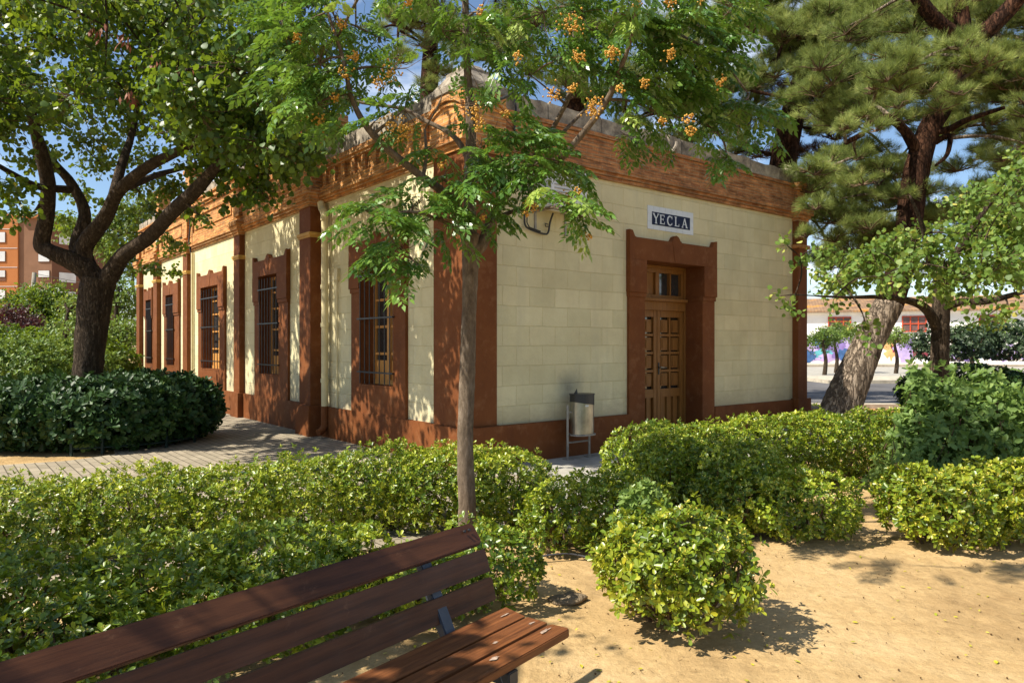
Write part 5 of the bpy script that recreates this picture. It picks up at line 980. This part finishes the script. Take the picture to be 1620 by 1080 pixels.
k_ = 0
while k_ < 125:
    px, py = rr.uniform(1270, 1680), rr.uniform(-20, 440)
    if any(((px-a)/c_)**2+((py-b)/d_)**2 < 1 for a, b, c_, d_ in ((1412, 225, 26, 34), (1520, 232, 30, 26), (1450, 240, 26, 55), (1365, 462, 30, 18), (1425, 20, 18, 20))): continue
    yy = rr.uniform(13.2, 17.5); PC.append((at(px, py, yy), rr.uniform(.45, .75))); k_ += 1
for c, r in PC:
    if rr.random() < .4: t4.reach(c, .03)
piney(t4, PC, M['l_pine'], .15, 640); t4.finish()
# 5. pine behind the building
def back_pine(label, bx, Y, pts, R2, lists, dry=None, per=480, size=.18):
    t = Tree('tall_pine', label, 'tree', (bx, Y, 0), M['bark_red'], 'tall pines standing behind the building'); t.limb(pts, R2, 14, True, 6, .08); global PC; PC = []
    for lst, yy, j in lists: pc(lst, yy, j)
    for c, r in PC: t.reach(c, .04)
    piney(t, PC, M['l_pine'], size, per)
    if dry: piney(t, [(at(px, py, yy), r) for px, py, yy, r in dry], M['l_pine_dry'], .16, 420, 'dry_needles')
    t.finish(); return t
back_pine('pine behind the right part of the parapet, hollow dark crown', at(1225, 500, 18.5).x, 18.5, [(at(1225, 500, 18.5).x, 18.5, -.1), A3(1225, 400, 18.5), A3(1240, 250, 18.5), A3(1262, 150, 18.4), A3(1290, 60, 18.3), A3(1300, -80, 18)], [.45, .4, .33, .28, .2, .1],
          [([(1210, 60, 60), (1270, 40, 60), (1330, 30, 60), (1380, 40, 45), (1200, 110, 50), (1250, 85, 50), (1320, 75, 40), (1160, 130, 50), (1210, 150, 45), (1160, 180, 45), (1190, 215, 30), (1120, 150, 50)], 17.0, 1.0), ([(1180, -10, 60), (1300, -40, 70), (1400, -30, 50), (1230, -60, 60), (1420, 20, 22)], 18, 1.2), ([(1290, 215, 26), (1195, 180, 30), (1330, 150, 20)], 18.5, .8), ([(1150, 60, 50), (1230, 20, 50), (1350, 90, 40), (1400, 60, 50), (1120, 200, 40), (1180, 240, 24), (1100, 60, 50), (1370, 130, 30), (1340, 10, 50)], 19.5, 1.5)],
          [(1270, 120, 19, .9), (1300, 160, 19, .9), (1320, 210, 19.2, .8), (1250, 190, 19.4, .8), (1290, 240, 19.2, .7), (1340, 120, 19, .7), (1240, 150, 19.4, .8), (1200, 240, 19.4, .6), (1140, 90, 19, .8), (1140, 180, 19, .8), (1240, 240, 19.4, .7)])
back_pine('pine crown filling the gap behind the middle of the parapet', at(900, 500, 21).x, 21, [(at(900, 500, 21).x, 21, -.1), A3(900, 300, 21), A3(915, 120, 21), A3(900, -60, 21)], [.45, .38, .28, .12],
          [([(820, 60, 60), (880, 120, 55), (950, 60, 60), (1020, 110, 60), (1080, 60, 60), (1000, 190, 45), (1080, 160, 50), (900, 20, 60), (1060, 230, 35), (930, 160, 40), (1100, 240, 30)], 20, 1.5)], None, 340)
back_pine('pine crown showing left of the corner above the berry tree', at(660, 500, 22).x, 22, [(at(680, 500, 22).x, 22, -.1), A3(680, 250, 22), A3(680, 100, 22), A3(690, -60, 22)], [.4, .34, .25, .1],
          [([(640, 20, 50), (690, 30, 55), (740, 50, 50), (650, 80, 40), (700, 100, 40), (760, 100, 40), (620, 55, 30), (660, 120, 28), (600, 10, 26), (720, -30, 60), (800, 0, 50), (640, -30, 50), (780, 60, 50), (690, 150, 22)], 21, 1.5)], None, 340)
t = Tree('distant_tree', 'green treetop just showing over the near wing parapet', 'tree', (at(555, 500, 40).x, 40, 0), M['bark_dark']); t.limb([(at(555, 500, 40).x, 40, 0), A3(555, 300, 40)], [.3, .2], 8, True)
leafy(t, [(at(px, py, 40), r) for px, py, r in ((548, 215, 1.0), (575, 210, 1.1), (600, 212, .9), (560, 235, 1.2), (590, 240, 1.3), (530, 240, 1.1))], M['l_judas'], .2, T_OV, 240, .2, .4, 22); t.finish()
# 6. trees at the far left and street trees
def simple_tree(name, label, px, Y, top_py, clumps, mat, leaf, per=260, group=None, T=T_OV, bark_=None, r=.14, hang=.2, reach=True):
    t = Tree(name, label, 'tree', (at(px, 500, Y).x, Y, 0), bark_ or M['bark_dark'], group); bx = at(px, 500, Y).x; zt = at(px, top_py, Y).z
    t.limb([(bx, Y, -.1), (bx+.03*zt, Y, zt*.3), (bx-.02*zt, Y, zt*.6), (bx, Y, zt*.85)], [r, r*.85, r*.6, r*.3], 9, True)
    cs = [(at(a, b, Y+rr.uniform(-.8, .8)), q) for a, b, q in clumps]
    if reach:
        for c, q in cs: t.reach(c, r*.22)
    leafy(t, cs, mat, leaf, T, per, hang, .4, 24); t.finish(); return t
simple_tree('round_tree', 'dense mid green round-topped tree in front of the apartment block', 62, 34, 445, [(20, 500, 1.2), (45, 480, 1.3), (75, 470, 1.3), (100, 485, 1.2), (60, 505, 1.4), (95, 515, 1.3), (30, 525, 1.2), (120, 510, 1.0), (75, 535, 1.3)], M['l_judas'], .17, 520)
simple_tree('plum_tree', 'purple-leaved plum tree at the left edge', 22, 25, 490, [(8, 500, .6), (25, 495, .6), (42, 505, .6), (15, 518, .7), (35, 522, .6), (58, 515, .4), (0, 525, .6)], M['l_plum'], .12, 420)
simple_tree('young_tree', 'light green young tree just left of the big trunk', 108, 19.5, 465, [(105, 480, .4), (118, 500, .45), (98, 510, .45), (112, 525, .5), (122, 478, .35), (95, 540, .5), (125, 545, .5)], M['l_far'], .11, 330)
simple_tree('loose_tree', 'loose airy tree between the big trunk and the far pilaster', 188, 26, 430, [(185, 450, .7), (205, 460, .7), (178, 480, .8), (200, 490, .8), (188, 520, .9), (208, 525, .8), (172, 525, .7), (195, 545, .9)], M['l_far'], .14, 320)
simple_tree('loose_tree', 'pale green tree filling the gap behind the far end of the building', 215, 42, 360, [(185, 400, 1.3), (205, 365, 1.2), (225, 345, 1.1), (170, 350, 1.1), (150, 380, 1.2), (120, 360, 1.2), (235, 385, 1.1), (215, 420, 1.3), (200, 330, 1.1), (240, 320, 1.0)], M['l_far'], .2, 250)
labs = ['small street tree with dark trunk nearest the pilaster', 'bright lollipop street tree left of the leaning trunk', 'flat-topped street tree right of the leaning trunk before the graffiti', 'wide flat street tree right of the forked trunk']
for i, (px, Y, lst) in enumerate(((1304, 38, [(1290, 536, .6), (1303, 526, .65), (1316, 534, .6), (1282, 544, .5), (1308, 542, .55)]), (1322, 41, [(1318, 520, .65), (1334, 517, .65), (1348, 524, .6), (1325, 530, .6), (1342, 533, .5), (1356, 530, .4), (1308, 524, .5)]), (1417, 40, [(1405, 532, .5), (1420, 526, .6), (1437, 532, .5), (1428, 537, .5), (1412, 538, .5), (1447, 540, .35)]), (1535, 36, [(1510, 530, .6), (1530, 520, .7), (1550, 522, .7), (1570, 528, .6), (1590, 520, .7), (1545, 538, .5), (1610, 525, .7), (1520, 540, .5)]))):
    simple_tree('street_tree', labs[i], px, Y, 515, lst, M['l_far'], .13, 420, 'street trees along the graffiti wall', r=.12)
# 7. neighbour tree just out of view on the left that shades the bench
t = Tree('shade_tree', 'leafy tree beyond the left edge whose crown overhangs the bench', 'tree', (-5.2, 1.4, 0), M['bark_dark']); t.limb([(-5.2, 1.4, -.1), (-5.1, 1.45, 1.5), (-4.9, 1.5, 2.6), (-4.6, 1.5, 3.6)], [.18, .15, .12, .08], 10, True)
cs = []
while len(cs) < 40:
    c = Vector((rr.uniform(-6.2, -2.9), rr.uniform(.2, 3.3), rr.uniform(2.9, 4.3)))
    cs.append((c, rr.uniform(.4, .55)))
for c, r in cs: t.reach(c, .02)
leafy(t, cs, M['l_judas'], .085, T_RD, 230, .6, .4, 20); t.finish()
